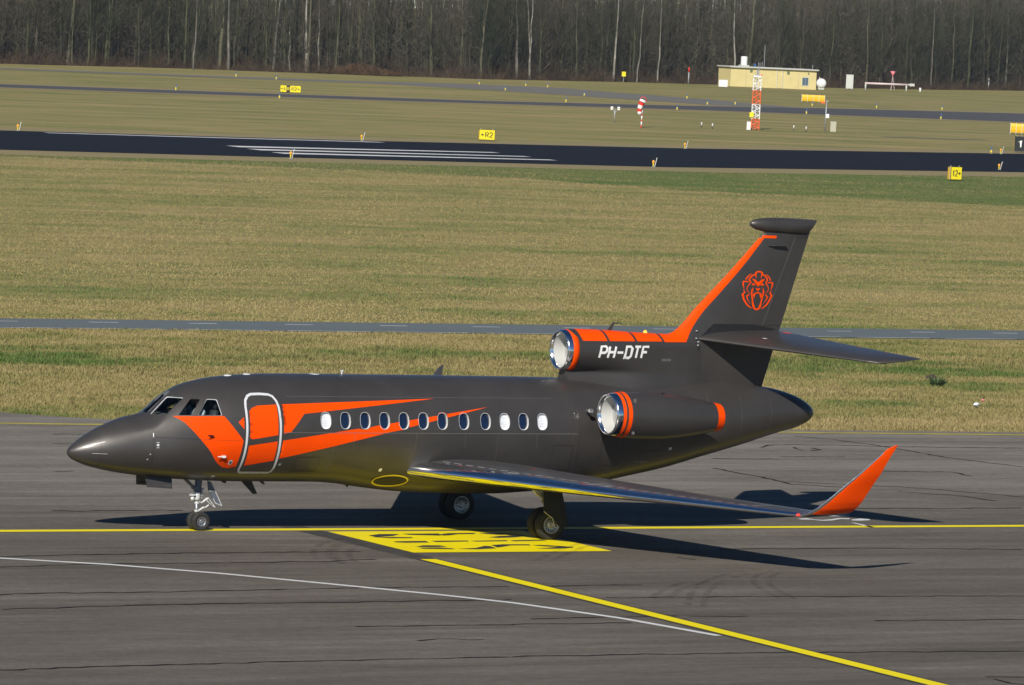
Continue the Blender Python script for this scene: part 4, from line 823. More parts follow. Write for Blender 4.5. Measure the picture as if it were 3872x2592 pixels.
for k in range(6): g.tube([(0.01, 0.03*math.sin(k*2), 1.1-k*0.03), (0.05+0.01*k, -0.03+0.015*k, 0.9), (0.02+0.012*k, 0.02, 0.68+0.015*k)], 0.010, 5)
g.box((0.06, 0, 0.84), (0.06, 0.08, 0.07)); g.box((0.07, -0.02, 0.95), (0.05, 0.06, 0.05)); g.build('hydraulic_lines', M['gearwhite'], nl)
g = MB(); g.cur = 0; g.prism([(0.12, -0.16, 1.16), (0.20, -0.17, 1.13), (0.30, -0.17, 0.94), (0.50, -0.17, 0.58), (0.33, -0.17, 0.63), (0.15, -0.17, 0.92)], (0.0, 0.03, 0.0)); dd = g.build('gear_door', M['gearpaint'], nl)
g = MB()
for a, b in (((0.20, 1.13), (0.50, 0.58)), ((0.50, 0.58), (0.33, 0.64)), ((0.33, 0.64), (0.27, 0.75)), ((0.15, 0.92), (0.31, 0.92))): g.tube([(a[0], -0.18, a[1]), (b[0], -0.18, b[1])], 0.011, 6)
g.build('door_edge', M['gearwhite'], nl)
g = MB()
for a, b in (((0.18, 0.755), (0.37, 0.535)), ((0.37, 0.535), (0.29, 0.575)), ((0.15, 0.69), (0.26, 0.60)), ((0.18, 0.755), (0.06, 0.66))): g.tube([(a[0], -0.10, a[1]), (b[0], -0.10, b[1])], 0.013, 6)
g.build('door_link', M['gearwhite'], nl)
for s in (-1, 1):
    g = MB(); g.prism([(-1.50, s*0.24, 1.26), (-0.83, s*0.24, 1.22), (-0.83, s*0.30, 0.985), (-1.46, s*0.30, 1.025)], (0, 0.02, 0)); gd = g.build('nose_gear_door', M['skin'], jet)
    g = MB(); g.tube([(-1.3, s*0.22, 1.12), (-1.0, s*0.10, 1.22)], 0.012, 6); g.box((-1.15, s*0.27-0.0, 1.05), (0.5, 0.03, 0.02)); g.build('door_stay', M['gearpaint'], gd)
for s in (-1, 1):
    for o in (-0.19, 0.19): wheel(7.9, s*2.225+o, 0.368, 0.20, 0.205, 1, 14)
    yy = s*2.225
    g = MB(); g.tube([(7.84, yy, 1.42), (7.86, yy, 0.95), (7.88, yy, 0.86)], [0.10, 0.09, 0.10], 16); g.tube([(7.88, yy, 0.90), (7.90, yy, 0.36)], 0.06, 14); g.tube([(7.9, yy-0.22, 0.362), (7.9, yy+0.22, 0.362)], 0.06, 12); ml = g.build('main_gear_leg', M['gearpaint'], jet, sharp=0.7)
    g = MB(); g.tube([(7.40, yy-0.02*s, 1.30), (7.60, yy, 1.07), (7.84, yy, 0.92)], 0.028, 8); g.tube([(7.86, yy, 0.9), (7.86, yy-0.8*s, 1.30)], 0.04, 8); g.tube([(8.02, yy, 0.80), (8.14, yy, 0.60), (7.98, yy, 0.44)], 0.02, 6); g.build('side_brace', M['gearwhite'], ml)
    g = MB(); yo = yy+s*0.36
    g.prism([(7.60, yo, 1.30), (8.03, yo, 1.28), (8.10, yo+s*0.01, 1.10), (8.22, yo+s*0.02, 0.66), (8.30, yo+s*0.03, 0.32), (8.07, yo+s*0.03, 0.31), (7.86, yo+s*0.02, 0.53), (7.63, yo+s*0.01, 0.69)], (0, -0.03*s, 0)); gd = g.build('gear_door', M['darkpanel'], ml)
    g = MB(); g.tube([(7.63, yo+s*0.005, 0.685), (7.86, yo+s*0.02, 0.525), (7.92, yo+s*0.03, 0.33)], 0.008, 5); g.build('door_edge', M['reveal'], ml)
    for k in range(3): g = MB(); g.tube([(7.9, yy, 0.9-0.1*k), (7.9, yo-s*0.03, 0.9-0.1*k)], 0.015, 6); g.build('door_link', M['gearpaint'], ml)

# ---- flight deck: panel, seats, pilot
g = MB(); g.prism([(-1.36, -0.42, 2.40), (-1.36, -0.42, 2.60), (-1.20, -0.42, 2.68), (-1.00, -0.42, 2.70), (-0.96, -0.42, 2.25)], (0, 0.84, 0)); g.build('instrument_panel', M['interior'], jet)
def seat(y, name='pilot_seat'):
    g = MB(); g.box((-0.36, y, 2.235), (0.46, 0.44, 0.12)); g.box((-0.36, y, 1.96), (0.30, 0.30, 0.44)); bs = MB()
    g.prism([(-0.16, y-0.22, 2.16), (-0.04, y-0.22, 2.16), (0.06, y-0.20, 2.82), (-0.04, y-0.20, 2.82)], (0, 0.43, 0)); o = g.build(name, M['seatfab'], jet, sharp=0.6)
    h = MB(); h.box((0.03, y, 2.93), (0.09, 0.26, 0.18), Matrix.Rotation(-0.15, 3, 'Y')); h.tube([(0.0, y-0.07, 2.8), (0.02, y-0.07, 2.9)], 0.01, 6); h.tube([(0.0, y+0.07, 2.8), (0.02, y+0.07, 2.9)], 0.01, 6); h.build('headrest', M['seatfab'], o, sharp=0.6)
M['seatfab'] = mat('dark_seat_leather', (0.035, 0.038, 0.045), 0.6, var=0.2)
seat(-0.50); seat(0.50)
M['fleshtone'] = mat('flesh', (0.50, 0.27, 0.18), 0.5, var=0.06, vscale=20); M['shirt'] = mat('white_shirt', (0.78, 0.80, 0.82), 0.8, var=0.03, vscale=30, bump=0.3, bscale=25); M['trouser'] = mat('navy_trousers', (0.012, 0.015, 0.03), 0.85, var=0.1); M['hair'] = mat('grey_brown_hair', (0.09, 0.065, 0.05), 0.7, var=0.2, vscale=60)
def skinned(name, pts, edges, radii, m, parent, sub=2, root=0):
    me = bpy.data.meshes.new(name); me.from_pydata(pts, edges, []); o = bpy.data.objects.new(name, me); COL.objects.link(o)
    md = o.modifiers.new('skin', 'SKIN'); md.use_smooth_shade = True; o.modifiers.new('sub', 'SUBSURF').levels = sub; o.modifiers['sub'].render_levels = sub
    for i, r in enumerate(radii): sv = me.skin_vertices[0].data[i]; sv.radius = r if isinstance(r, tuple) else (r, r); sv.use_root = (i == root)
    dg = bpy.context.evaluated_depsgraph_get(); dg.update(); nm = bpy.data.meshes.new_from_object(o.evaluated_get(dg)); o.modifiers.clear(); o.data = nm; nm.materials.clear(); nm.materials.append(m)
    o.parent = parent; return o
def pilot(y, lean, label, turn=0.0):
    P = tag(empty('person', (-0.30, y, 2.300)), label, 'person')
    pel = (0, 0, 0.10); b1 = (-0.01, 0, 0.28); ch = (-0.03, 0, 0.46); nb = (-0.03, 0, 0.57); hd = (-0.06, 0, 0.69); ht = (-0.055, 0, 0.79)
    sh = lambda s: (-0.03, s*0.185, 0.50); el = lambda s: (-0.17, s*0.235, 0.26); wr = lambda s: (-0.42, s*0.17, 0.30); hn = lambda s: (-0.50, s*0.15, 0.31)
    kn = lambda s: (-0.46, s*0.12, 0.10); an = lambda s: (-0.52, s*0.12, -0.32); to = lambda s: (-0.66, s*0.12, -0.36)
    pts = [pel, b1, ch, nb, hd, ht]; ed = [(0, 1), (1, 2), (2, 3), (3, 4), (4, 5)]; rd = [(0.15, 0.12), (0.14, 0.11), (0.15, 0.11), (0.055, 0.055), (0.095, 0.08), (0.085, 0.07)]
    for s in (-1, 1):
        b = len(pts); pts += [sh(s), el(s), wr(s), hn(s), (-0.08, s*0.09, 0.06), kn(s), an(s), to(s)]; ed += [(2, b), (b, b+1), (b+1, b+2), (b+2, b+3), (0, b+4), (b+4, b+5), (b+5, b+6), (b+6, b+7)]; rd += [0.062, 0.045, 0.030, (0.04, 0.022), 0.085, 0.06, 0.042, 0.038]
        for k in range(4):
            f = len(pts); pts += [(-0.545, s*0.15+(k-1.5)*0.02, 0.312), (-0.585, s*0.15+(k-1.5)*0.022, 0.285), (-0.57, s*0.15+(k-1.5)*0.022, 0.262)]; ed += [(b+3, f), (f, f+1), (f+1, f+2)]; rd += [0.009, 0.0085, 0.008]
        f = len(pts); pts += [(-0.50, s*0.15-s*0.045, 0.30), (-0.535, s*0.15-s*0.055, 0.285)]; ed += [(b+3, f), (f, f+1)]; rd += [0.010, 0.009]
    body = skinned('body', pts, ed, rd, M['fleshtone'], P)
    spts = [pel, b1, ch, (-0.03, 0, 0.545)]; sed = [(0, 1), (1, 2), (2, 3)]; srd = [(0.160, 0.130), (0.152, 0.122), (0.163, 0.124), 0.075]
    for s in (-1, 1):
        b = len(spts); spts += [sh(s), (-0.11, s*0.215, 0.37), (-0.16, s*0.232, 0.275)]; sed += [(2, b), (b, b+1), (b+1, b+2)]; srd += [0.074, 0.066, 0.062]
    skinned('shirt', spts, sed, srd, M['shirt'], P)
    tp = [(0, 0, 0.08), (0, 0, 0.02)]; te = [(0, 1)]; tr = [(0.165, 0.135), (0.165, 0.13)]
    for s in (-1, 1):
        b = len(tp); tp += [(-0.10, s*0.095, 0.06), kn(s), (-0.515, s*0.12, -0.26)]; te += [(0, b), (b, b+1), (b+1, b+2)]; tr += [0.095, 0.07, 0.055]
    skinned('trousers', tp, te, tr, M['trouser'], P)
    h = MB()
    for (cx, cz, rr) in ((-0.045, 0.765, 0.098),):
        rows = []
        for i in range(9):
            a = math.radians(2+i*11); rows.append([(cx+0.012+rr*1.02*math.sin(a)*math.cos(t)+(0.02 if math.cos(t) > 0 else -0.0), rr*0.92*math.sin(a)*math.sin(t), cz-0.005+rr*math.cos(a)*0.85-(0.05*max(0, math.cos(t)) if i > 5 else 0)) for t in [2*math.pi*k/20 for k in range(20)]])
        v = [p for r in rows for p in r]; h.add(v, [(i*20+k, i*20+(k+1) % 20, (i+1)*20+(k+1) % 20, (i+1)*20+k) for i in range(8) for k in range(20)])
    h.build('hair', M['hair'], P, True)
    fc = MB(); fc.lathe([(-0.03, 0), (-0.01, 0.012), (0.02, 0.016)], 'x', (-0.155, 0, 0.715), 10)
    for s in (-1, 1): fc.lathe([(-0.01, 0), (0.0, 0.02), (0.01, 0.028)], 'y', (-0.05, s*0.088, 0.72), 10)
    fc.build('nose_and_ears', M['fleshtone'], P, True)
    ey = MB()
    for s in (-1, 1): ey.lathe([(-0.012, 0), (-0.006, 0.009), (0.006, 0.010)], 'x', (-0.142, s*0.032, 0.74), 10)
    ey.box((-0.143, 0, 0.668), (0.012, 0.045, 0.006)); ey.build('eyes_and_mouth', M['black'], P)
    ep = MB()
    for s in (-1, 1): ep.box((-0.03, s*0.17, 0.575), (0.06, 0.12, 0.012))
    ep.build('epaulettes', M['black'], P); hs_ = MB(); hs_.tube([(-0.05, -0.105, 0.73), (-0.03, -0.06, 0.85), (-0.03, 0.06, 0.85), (-0.05, 0.105, 0.73)], 0.010, 6)
    for s in (-1, 1): hs_.lathe([(-0.02, 0), (-0.018, 0.035), (0.018, 0.035), (0.02, 0)], 'y', (-0.05, s*0.105, 0.72), 14)
    hs_.build('headset', M['black'], P); P.rotation_euler = (0, 0, turn); return P
pilot(-0.50, 0, 'pilot in white short-sleeved shirt seated behind the near cockpit side windows')
pilot(0.50, 0, 'second pilot in white shirt seated on the far side of the cockpit')

# ------------------------------------------------------------------ airfield furniture beyond the apron
FACE = -YAW                                       # objects turned to look back along the view
def sm(name, col, **k): M[name] = mat(name, col, **k)
sm('signyellow', (0.80, 0.66, 0.01), rough=0.5, var=0.04); sm('signblack', (0.015, 0.02, 0.02), rough=0.5); sm('signside', (0.72, 0.50, 0.20), rough=0.6, var=0.05); sm('amberback', (0.82, 0.47, 0.012), rough=0.5, var=0.06, vscale=2)
sm('orangelight', (0.85, 0.38, 0.03), rough=0.5); sm('blue', (0.05, 0.14, 0.36), rough=0.4); sm('stake', (0.62, 0.62, 0.60), rough=0.6); sm('markyellow', (0.75, 0.58, 0.03), rough=0.5)
sm('signred', (0.72, 0.035, 0.02), rough=0.5, var=0.05); sm('galv', (0.36, 0.39, 0.41), rough=0.5, metal=0.4, var=0.1); sm('cabgrey', (0.52, 0.54, 0.50), rough=0.6, var=0.05); sm('cabbeige', (0.42, 0.40, 0.30), rough=0.6, var=0.05)
sm('wallyellow', (0.66, 0.56, 0.26), rough=0.8, var=0.05, vscale=0.8); sm('roofedge', (0.50, 0.50, 0.46), rough=0.7, var=0.06); sm('winblue', (0.09, 0.14, 0.19), rough=0.3); sm('ventgreen', (0.13, 0.17, 0.08), rough=0.7); sm('pinkwhite', (0.62, 0.50, 0.50), rough=0.6, var=0.08, vscale=1); sm('pink', (0.72, 0.20, 0.24), rough=0.6); sm('pipegrey', (0.30, 0.33, 0.33), rough=0.6); sm('sockdark', (0.10, 0.05, 0.09), rough=0.8); sm('orangered', (0.80, 0.13, 0.03), rough=0.5)
sm('litterwhite', (0.75, 0.78, 0.82), rough=0.6); sm('burrow', (0.06, 0.04, 0.03), rough=0.95)
GLY = {'R': [[(0, 0), (0, 1), (.7, 1), (1, .85), (1, .62), (.7, .48), (0, .48)], [(.5, .48), (1, 0)]], '2': [[(0, .82), (.25, 1), (.75, 1), (1, .8), (.95, .58), (0, 0), (1, 0)]], 'A': [[(0, 0), (.5, 1), (1, 0)], [(.2, .36), (.8, .36)]], '1': [[(.2, .78), (.55, 1), (.55, 0)]],
       '<': [[(.45, .85), (0, .5), (.45, .15)], [(0, .5), (1, .5)]], '>': [[(.55, .85), (1, .5), (.55, .15)], [(1, .5), (0, .5)]]}
def glyphs(txt, x0, z0, h, adv, w, y, m, parent, cw=0.68):
    x = x0
    for ch in txt:
        if ch != ' ':
            mb = MB()
            for pl in GLY[ch]:
                hh = h*(0.62 if ch in '<>' else 1); zo = z0+(h-hh)/2
                for q in stroke([(x+p[0]*adv*cw, zo+p[1]*hh) for p in pl], w): mb.add([(px, y, pz) for px, pz in q], [(0, 1, 2, 3)]); y -= 0.0003
            mb.build('character', m, parent)
        x += adv
def guidance_sign(loc, rz, w, h, legs, label, faces, depth=0.32):
    t = tag(empty('airfield_sign', (loc[0], loc[1], -0.03), rz), label, 'sign', None)
    b = MB(); b.prism([(-w/2, -depth/2, legs), (w/2, -depth/2, legs), (w/2, -depth/2, legs+h), (-w/2, -depth/2, legs+h)], (0, depth*0.55, 0)); b.build('housing', M['signside'], t)
    b = MB(); b.prism([(-w/2, depth*0.05, legs), (w/2, depth*0.05, legs), (w/2, depth*0.05, legs+h*0.96), (-w/2, depth*0.05, legs+h*0.96)], (0, depth*0.45, 0)); b.build('rear_housing', M['amberback'], t)
    for x0, x1, bgm, txt, fgm in faces:
        f = MB(); f.box(((x0+x1)/2, -depth/2-0.006, legs+h/2), (x1-x0-0.02, 0.012, h-0.03)); fo = f.build('face_panel', M[bgm], t)
        if txt:
            n = len(txt); adv = (x1-x0)*0.78/n; glyphs(txt, (x0+x1)/2-(n*adv-adv*0.32)/2, legs+h*0.26, h*0.46, adv, h*0.075, -depth/2-0.016, M[fgm], fo)
    fr = MB()
    for z in (legs, legs+h): fr.box((0, -depth/2-0.004, z), (w+0.02, 0.03, 0.03))
    for x in (-w/2, w/2): fr.box((x, -depth/2-0.004, legs+h/2), (0.03, 0.03, h))
    fr.build('frame', M['signblack'], t)
    for k in range(2 if w < 1.6 else 4):
        n = 1 if w < 1.6 else 3; x = -w*0.38+w*0.76*k/n; l = MB(); l.tube([(x, 0, 0), (x, 0, legs+0.02)], 0.03, 8); l.build('leg', M['galv'], t); l = MB(); l.tube([(x, 0.02, legs+h), (x, 0.02, legs+h+0.10)], 0.018, 6); l.build('lifting_pin', M['stake'], t)
    return t
guidance_sign((167.9, 297.1), FACE+0.20, 1.38, 0.86, 0.13, 'yellow R2 sign with left arrow on the grass beyond the runway', [(-0.69, 0.69, 'signyellow', '<R2', 'signblack')])
guidance_sign((225.5, 451.7), FACE+0.15, 2.38, 0.78, 0.12, 'long yellow and black three-panel sign at the far left taxiway', [(-1.19, -0.48, 'signyellow', '<A', 'signblack'), (-0.48, -0.05, 'signblack', 'R', 'signyellow'), (-0.05, 1.19, 'signyellow', 'R2>', 'signblack')])
guidance_sign((177.3, 238.4), FACE+0.42, 0.95, 0.98, 0.10, 'narrow dull-yellow sign on the near runway edge at far right', [(-0.475, 0.475, 'signyellow', '12>', 'signblack')], 0.5)
guidance_sign((237.4, 317.9), FACE+0.1, 1.9, 1.38, 0.15, 'black sign with large white 1 cut by the right picture edge', [(-0.95, 0.17, 'signblack', '1', 'white'), (0.17, 0.95, 'orangered', '', 'white')])
def sign_back(loc, rz, w, h, zb, n, label):
    t = tag(empty('sign_back', (loc[0], loc[1], -0.03), rz), label, 'sign'); b = MB()
    rows = []
    for i in range(n):
        x0 = -w/2+i*w/n; b = MB(); pr = [(x0+0.03, -0.18, zb), (x0+0.03, -0.26, zb+h*0.3), (x0+0.03, -0.26, zb+h*0.7), (x0+0.03, -0.18, zb+h), (x0+0.03, 0.1, zb+h), (x0+0.03, 0.1, zb)]
        b.prism(pr, (w/n-0.06, 0, 0)); b.build('panel', M['amberback'], t)
    for i in range(n+1):
        x = -w/2+i*w/n; r = MB(); r.tube([(x, -0.2, zb-0.08), (x, -0.2, zb+h+0.08)], 0.03, 6); r.tube([(x, 0, 0), (x, 0, zb)], 0.025, 6); r.build('post', M['stake'], t)
    return t
sign_back((338.4, 518.9), FACE+0.1, 3.18, 0.86, 0.12, 4, 'row of orange sign backs behind the far taxiway right of the lattice mast')
sign_back((282.4, 385.6), FACE+0.05, 1.9, 1.0, 0.2, 3, 'orange sign back at the right edge above the black 1 sign')
# windsock
t = tag(empty('windsock', (217.7, 356.8, -0.03), FACE), 'red and white striped windsock hanging limp from its banded pole', 'windsock'); t.scale = (0.94, 0.94, 0.94)
zb = [0, 0.28, 0.68, 0.88, 1.32, 1.52, 2.0, 2.25, 2.9]
for i in range(8): p = MB(); p.tube([(0.012*zb[i], 0, zb[i]), (0.012*zb[i+1], 0, zb[i+1])], 0.075, 12); p.build('pole_band', M['signred'] if i % 2 == 0 else M['white'], t, True)
C0 = [(0.06, -0.12, 2.93), (-0.03, -0.18, 2.72), (-0.16, -0.2, 2.42), (-0.26, -0.2, 2.06), (-0.27, -0.2, 1.74), (-0.23, -0.2, 1.42)]; RR = [0.37, 0.35, 0.30, 0.26, 0.23, 0.19]
for i in range(5): p = MB(); p.tube([C0[i], C0[i+1]], [RR[i], RR[i+1]], 16, cap=(i == 4)); p.build('sock_band', M['white'] if i % 2 == 0 else M['signred'], t, True)
p = MB(); p.tube([(0.05, -0.14, 2.90), (0.075, -0.165, 2.965)], [0.34, 0.345], 20); p.build('sock_mouth', M['sockdark'], t); p = MB(); ring = [(0.075+0.37*math.cos(a)*0.92, -0.19-0.05*math.sin(a), 2.96+0.34*math.sin(a)) for a in [2*math.pi*k/20 for k in range(21)]]; p.tube(ring, 0.04, 6); p.build('hoop', M['signred'], t, True)
# twin sensor post
t = tag(empty('visibility_sensor', (223.3, 372.1, -0.03), FACE), 'grey post carrying two small white boxes left of the windsock', 'sensor')
p = MB(); p.tube([(0, 0, 0), (0.05, 0, 1.45)], 0.055, 8); p.build('post', M['galv'], t, True); p = MB(); p.tube([(0.04, 0, 1.1), (-0.26, 0, 1.4)], 0.03, 6); p.tube([(0.04, 0, 1.1), (0.40, 0, 1.4)], 0.03, 6); p.box((0.03, 0, 1.12), (0.2, 0.12, 0.14)); p.build('bracket', M['galv'], t)
for x in (-0.28, 0.42): p = MB(); p.box((x, -0.05, 1.52), (0.24, 0.30, 0.32)); p.box((x, -0.21, 1.60), (0.27, 0.10, 0.10)); p.build('sensor_head', M['white'], t)
t = tag(empty('marker_board', (364.2, 616.1, -0.03), FACE), 'small square yellow board on a post before the dark trees', 'sign'); p = MB(); p.tube([(0, 0, 0), (0, 0, 0.9)], 0.05, 8); p.build('post', M['galv'], t); p = MB(); p.box((0, -0.06, 1.25), (0.62, 0.06, 0.72)); p.box((0.25, -0.095, 1.25), (0.10, 0.01, 0.6)); p.build('board', M['signyellow'], t)
# lattice mast
t = tag(empty('lattice_mast', (236.3, 365.6, -0.03), FACE), 'red and white triangular lattice mast with antennas on the grass', 'mast')
HH = 5.43; zs = [0, 1.12, 2.62, 4.05, HH]
for i in range(4):
    p = MB(); z0, z1 = zs[i], zs[i+1]; cs = [(-0.40, -0.25), (0.40, -0.25), (0.0, 0.42)]
    for cx, cy in cs: p.tube([(cx, cy, z0), (cx*0.98, cy*0.98, z1)], 0.055, 6)
    k = 4
    for j in range(k):
        za = z0+(z1-z0)*j/k; zc = z0+(z1-z0)*(j+1)/k
        for a in range(3):
            A = cs[a]; B = cs[(a+1) % 3]
            if j % 2: A, B = B, A
            p.tube([(A[0], A[1], za), (B[0], B[1], zc)], 0.028, 5); p.tube([(A[0], A[1], zc), (B[0], B[1], zc)], 0.022, 5)
    p.build('mast_section', M['orangered'] if i % 2 == 0 else M['white'], t)
p = MB(); p.box((0, 0, HH+0.06), (0.86, 0.8, 0.16)); p.build('cap', M['white'], t); p = MB(); p.tube([(0, 0, HH), (0, 0, HH+0.75)], 0.10, 8); p.tube([(0.2, 0, HH), (0.2, 0, HH+1.5)], 0.025, 6); p.tube([(0.05, 0, HH+0.7), (0.05, 0, HH+1.5)], 0.03, 6); p.tube([(-0.25, 0, HH+0.1), (-0.25, 0, HH+0.5)], 0.02, 5); p.build('antenna', M['galv'], t); p = MB(); p.lathe([(0, 0.06), (0.15, 0.06), (0.2, 0)], 'z', (0.42, 0, HH+0.12), 10); p.build('obstruction_light', M['signred'], t, True)
p = MB(); p.box((-0.42, -0.36, 1.55), (0.42, 0.12, 0.5)); p.build('warning_board', M['signyellow'], t)
def cabinet(loc, w, d, h, m, label, legs=0.0, name='equipment_cabinet'):
    t = tag(empty(name, (loc[0], loc[1], -0.03), FACE), label, 'cabinet'); p = MB(); p.box((0, 0, legs+h/2), (w, d, h)); p.build('body', M[m], t); p = MB(); p.box((0, 0, legs+h+0.03), (w*1.08, d*1.08, 0.06)); p.build('lid', M['roofedge'], t)
    p = MB(); p.box((0, -d/2-0.012, legs+h/2), (w*0.86, 0.02, h*0.88)); dr = p.build('door', M[m], t); p = MB(); p.box((w*0.3, -d/2-0.035, legs+h*0.5), (0.04, 0.04, 0.14)); p.build('handle', M['galv'], dr)
    p = MB()
    for x in (-w*0.35, w*0.35): p.box((x, 0, legs/2+0.01), (0.08, d*0.8, max(legs, 0.04)))
    p.build('plinth', M['galv'], t); return t
cabinet((235.0, 364.7), 0.40, 0.35, 0.80, 'white', 'small white cabinet at the foot of the lattice mast')
cabinet((247.9, 369.0), 0.60, 0.4, 1.00, 'cabbeige', 'beige cabinet beside the grey instrument post')
cabinet((414.3, 630.2), 1.15, 0.8, 2.20, 'cabgrey', 'tall white upright cabinet right of the yellow hut and round tank', 0.2)
cabinet((376.4, 606.5), 1.33, 0.9, 1.05, 'white', 'white box unit in front of the left end of the yellow hut', 0.08)
for i, (x, y) in enumerate(((231.1, 367.6), (230.5, 364.4), (242.9, 368.7), (242.5, 365.6))):
    t = tag(empty('approach_lamp', (x, y, -0.03), FACE), ['leftmost of the four small white stub lamps around the lattice mast', 'white stub lamp between the leftmost stub lamp and the lattice mast', 'first white stub lamp right of the lattice mast', 'second white stub lamp right of the lattice mast'][i], 'lamp', 'stub lamps near the mast'); p = MB(); p.tube([(0, 0, 0), (0, 0, 0.18)], 0.05, 8); p.build('base', M['signblack'], t); p = MB(); p.tube([(0, 0, 0.16), (0, 0, 0.34), (0, -0.05, 0.52)], [0.05, 0.075, 0.07], 8); p.build('lamp_head', M['stake'], t, True)
t = tag(empty('instrument_post', (247.2, 369.5, -0.03), FACE), 'tall grey post with small red vane and white box, right of the mast', 'post'); p = MB(); p.tube([(0, 0, 0), (0.06, 0, 3.1)], [0.08, 0.05], 8); p.build('post', M['galv'], t, True); p = MB(); p.box((0.2, -0.08, 1.62), (0.34, 0.22, 0.42)); p.build('box', M['white'], t); p = MB(); p.tube([(0.06, 0, 3.1), (-0.4, 0, 3.02)], 0.03, 6); p.box((-0.35, 0, 3.0), (0.4, 0.05, 0.18)); p.build('vane', M['orangered'], t); p = MB(); p.box((0.12, 0, 3.16), (0.22, 0.12, 0.12)); p.build('camera_head', M['pipegrey'], t)
# yellow equipment hut
HB = (384.7, 618.2); hang = -0.10; L_, D_, H_ = 16.9, 4.5, 3.0
t = tag(empty('equipment_hut', (HB[0], HB[1], -0.03), hang), 'low pale-yellow flat-roofed hut in front of the woods', 'building'); t.scale = (0.885, 1, 1)
p = MB(); p.box((L_/2, D_/2, H_/2), (L_, D_, H_)); p.build('wall', M['wallyellow'], t); p = MB(); p.box((L_/2, D_/2, H_+0.09), (L_+0.5, D_+0.5, 0.2)); rf = p.build('roof', M['roofedge'], t)
p = MB(); p.box((L_/2, -0.30, H_+0.05), (L_+0.6, 0.08, 0.12)); p.build('gutter', M['cabgrey'], t)
p = MB(); p.box((3.3, 1.5, H_+0.30), (1.5, 1.2, 0.22)); p.build('tank_base', M['roofedge'], rf); p = MB(); p.lathe([(0, 0.01), (0, 0.58), (1.28, 0.58), (1.36, 0.52), (1.40, 0.0)], 'z', (3.3, 1.5, H_+0.38), 24); p.build('roof_tank', M['white'], rf, sharp=0.6)
p = MB(); p.box((5.2, 1.0, H_+0.4), (0.25, 0.25, 0.55)); p.build('roof_box', M['blue'], rf); p = MB(); p.tube([(7.0, 1, H_+0.1), (7.0, 1, H_+3.6)], 0.05, 6); p.tube([(6.6, 1, H_+0.1), (6.6, 1, H_+1.0)], 0.05, 6); p.tube([(16.6, 1, H_+0.1), (16.6, 1, H_+0.9)], 0.05, 6); p.build('roof_antenna', M['galv'], rf)
p = MB(); p.box((14.7, -0.02, 1.25), (1.30, 0.06, 1.35)); wn = p.build('window', M['cabgrey'], t); p = MB(); p.box((14.7, -0.055, 1.25), (1.12, 0.02, 1.18)); p.build('pane', M['winblue'], wn); p = MB(); p.box((14.7, -0.07, 1.25), (0.04, 0.02, 1.18)); p.build('mullion', M['cabgrey'], wn)
for x, z, s in ((4.0, 2.55, .45), (11.3, 2.5, .48), (15.3, 2.5, .25)): p = MB(); p.box((x, -0.03, z), (s, 0.08, s)); p.build('vent', M['ventgreen'], t)
for x in (9.1, 10.2): p = MB(); p.tube([(x, -0.09, H_), (x, -0.09, 0.0)], 0.05, 8); p.build('downpipe', M['cabgrey'], t)
for x in (3.0, 13.4): p = MB(); p.box((x, -0.012, H_/2), (0.05, 0.03, H_-0.1)); p.build('wall_joint', M['cabbeige'], t)
p = MB(); p.box((9.65, -0.02, 1.1), (0.95, 0.05, 2.1)); dr = p.build('door', M['wallyellow'], t); p = MB(); p.box((10.0, -0.06, 1.05), (0.12, 0.05, 0.05)); p.build('handle', M['galv'], dr)
t = tag(empty('storage_tank', (404.2, 622.6, -0.03), FACE), 'round white storage tank standing against the right end of the yellow hut', 'tank'); p = MB(); p.lathe([(-0.9, 0.0), (-0.85, 0.4), (-0.7, 0.68), (-0.45, 0.80), (0.6, 0.80), (0.85, 0.6), (0.95, 0)], 'y', (0, 0, 0.95), 28); p.build('vessel', M['white'], t, True); p = MB(); p.box((0, -0.5, 0.2), (0.9, 0.2, 0.4)); p.box((0, 0.4, 0.2), (0.9, 0.2, 0.4)); p.build('cradle', M['cabgrey'], t); p = MB(); p.tube([(-0.3, 0, 1.6), (-0.3, 0, 1.95)], 0.1, 8); p.build('filler_pipe', M['cabbeige'], t)
t = tag(empty('pipe_barrier', (421.6, 630.0, -0.03), FACE+0.15), 'long low pink-white horizontal pipe on two legs near the woods', 'barrier'); p = MB(); p.tube([(-3.9, 0, 1.15), (4.1, 0, 1.20)], 0.17, 10); p.build('pipe', M['pinkwhite'], t, True)
for x in (-3.75, 3.0): p = MB(); p.tube([(x, 0, 0), (x, 0, 1.15)], 0.13, 8); p.build('leg', M['cabgrey'], t, True)
p = MB(); p.box((3.9, 0, 1.22), (0.8, 0.4, 0.42)); p.build('end_box', M['cabgrey'], t)
t = tag(empty('marker_cone', (430.5, 642.7, -0.03), FACE), 'small pink funnel-shaped marker on thin tripod behind the pipe', 'marker'); p = MB(); p.lathe([(2.2, 0.05), (2.5, 0.1), (3.1, 0.45), (3.15, 0.0)], 'z', (0, 0, 0), 14); p.build('funnel', M['pink'], t, True)
for a in (0, 2.1, 4.2): p = MB(); p.tube([(0, 0, 2.3), (0.4*math.cos(a), 0.4*math.sin(a), 0)], 0.035, 5); p.build('leg', M['pinkwhite'], t)
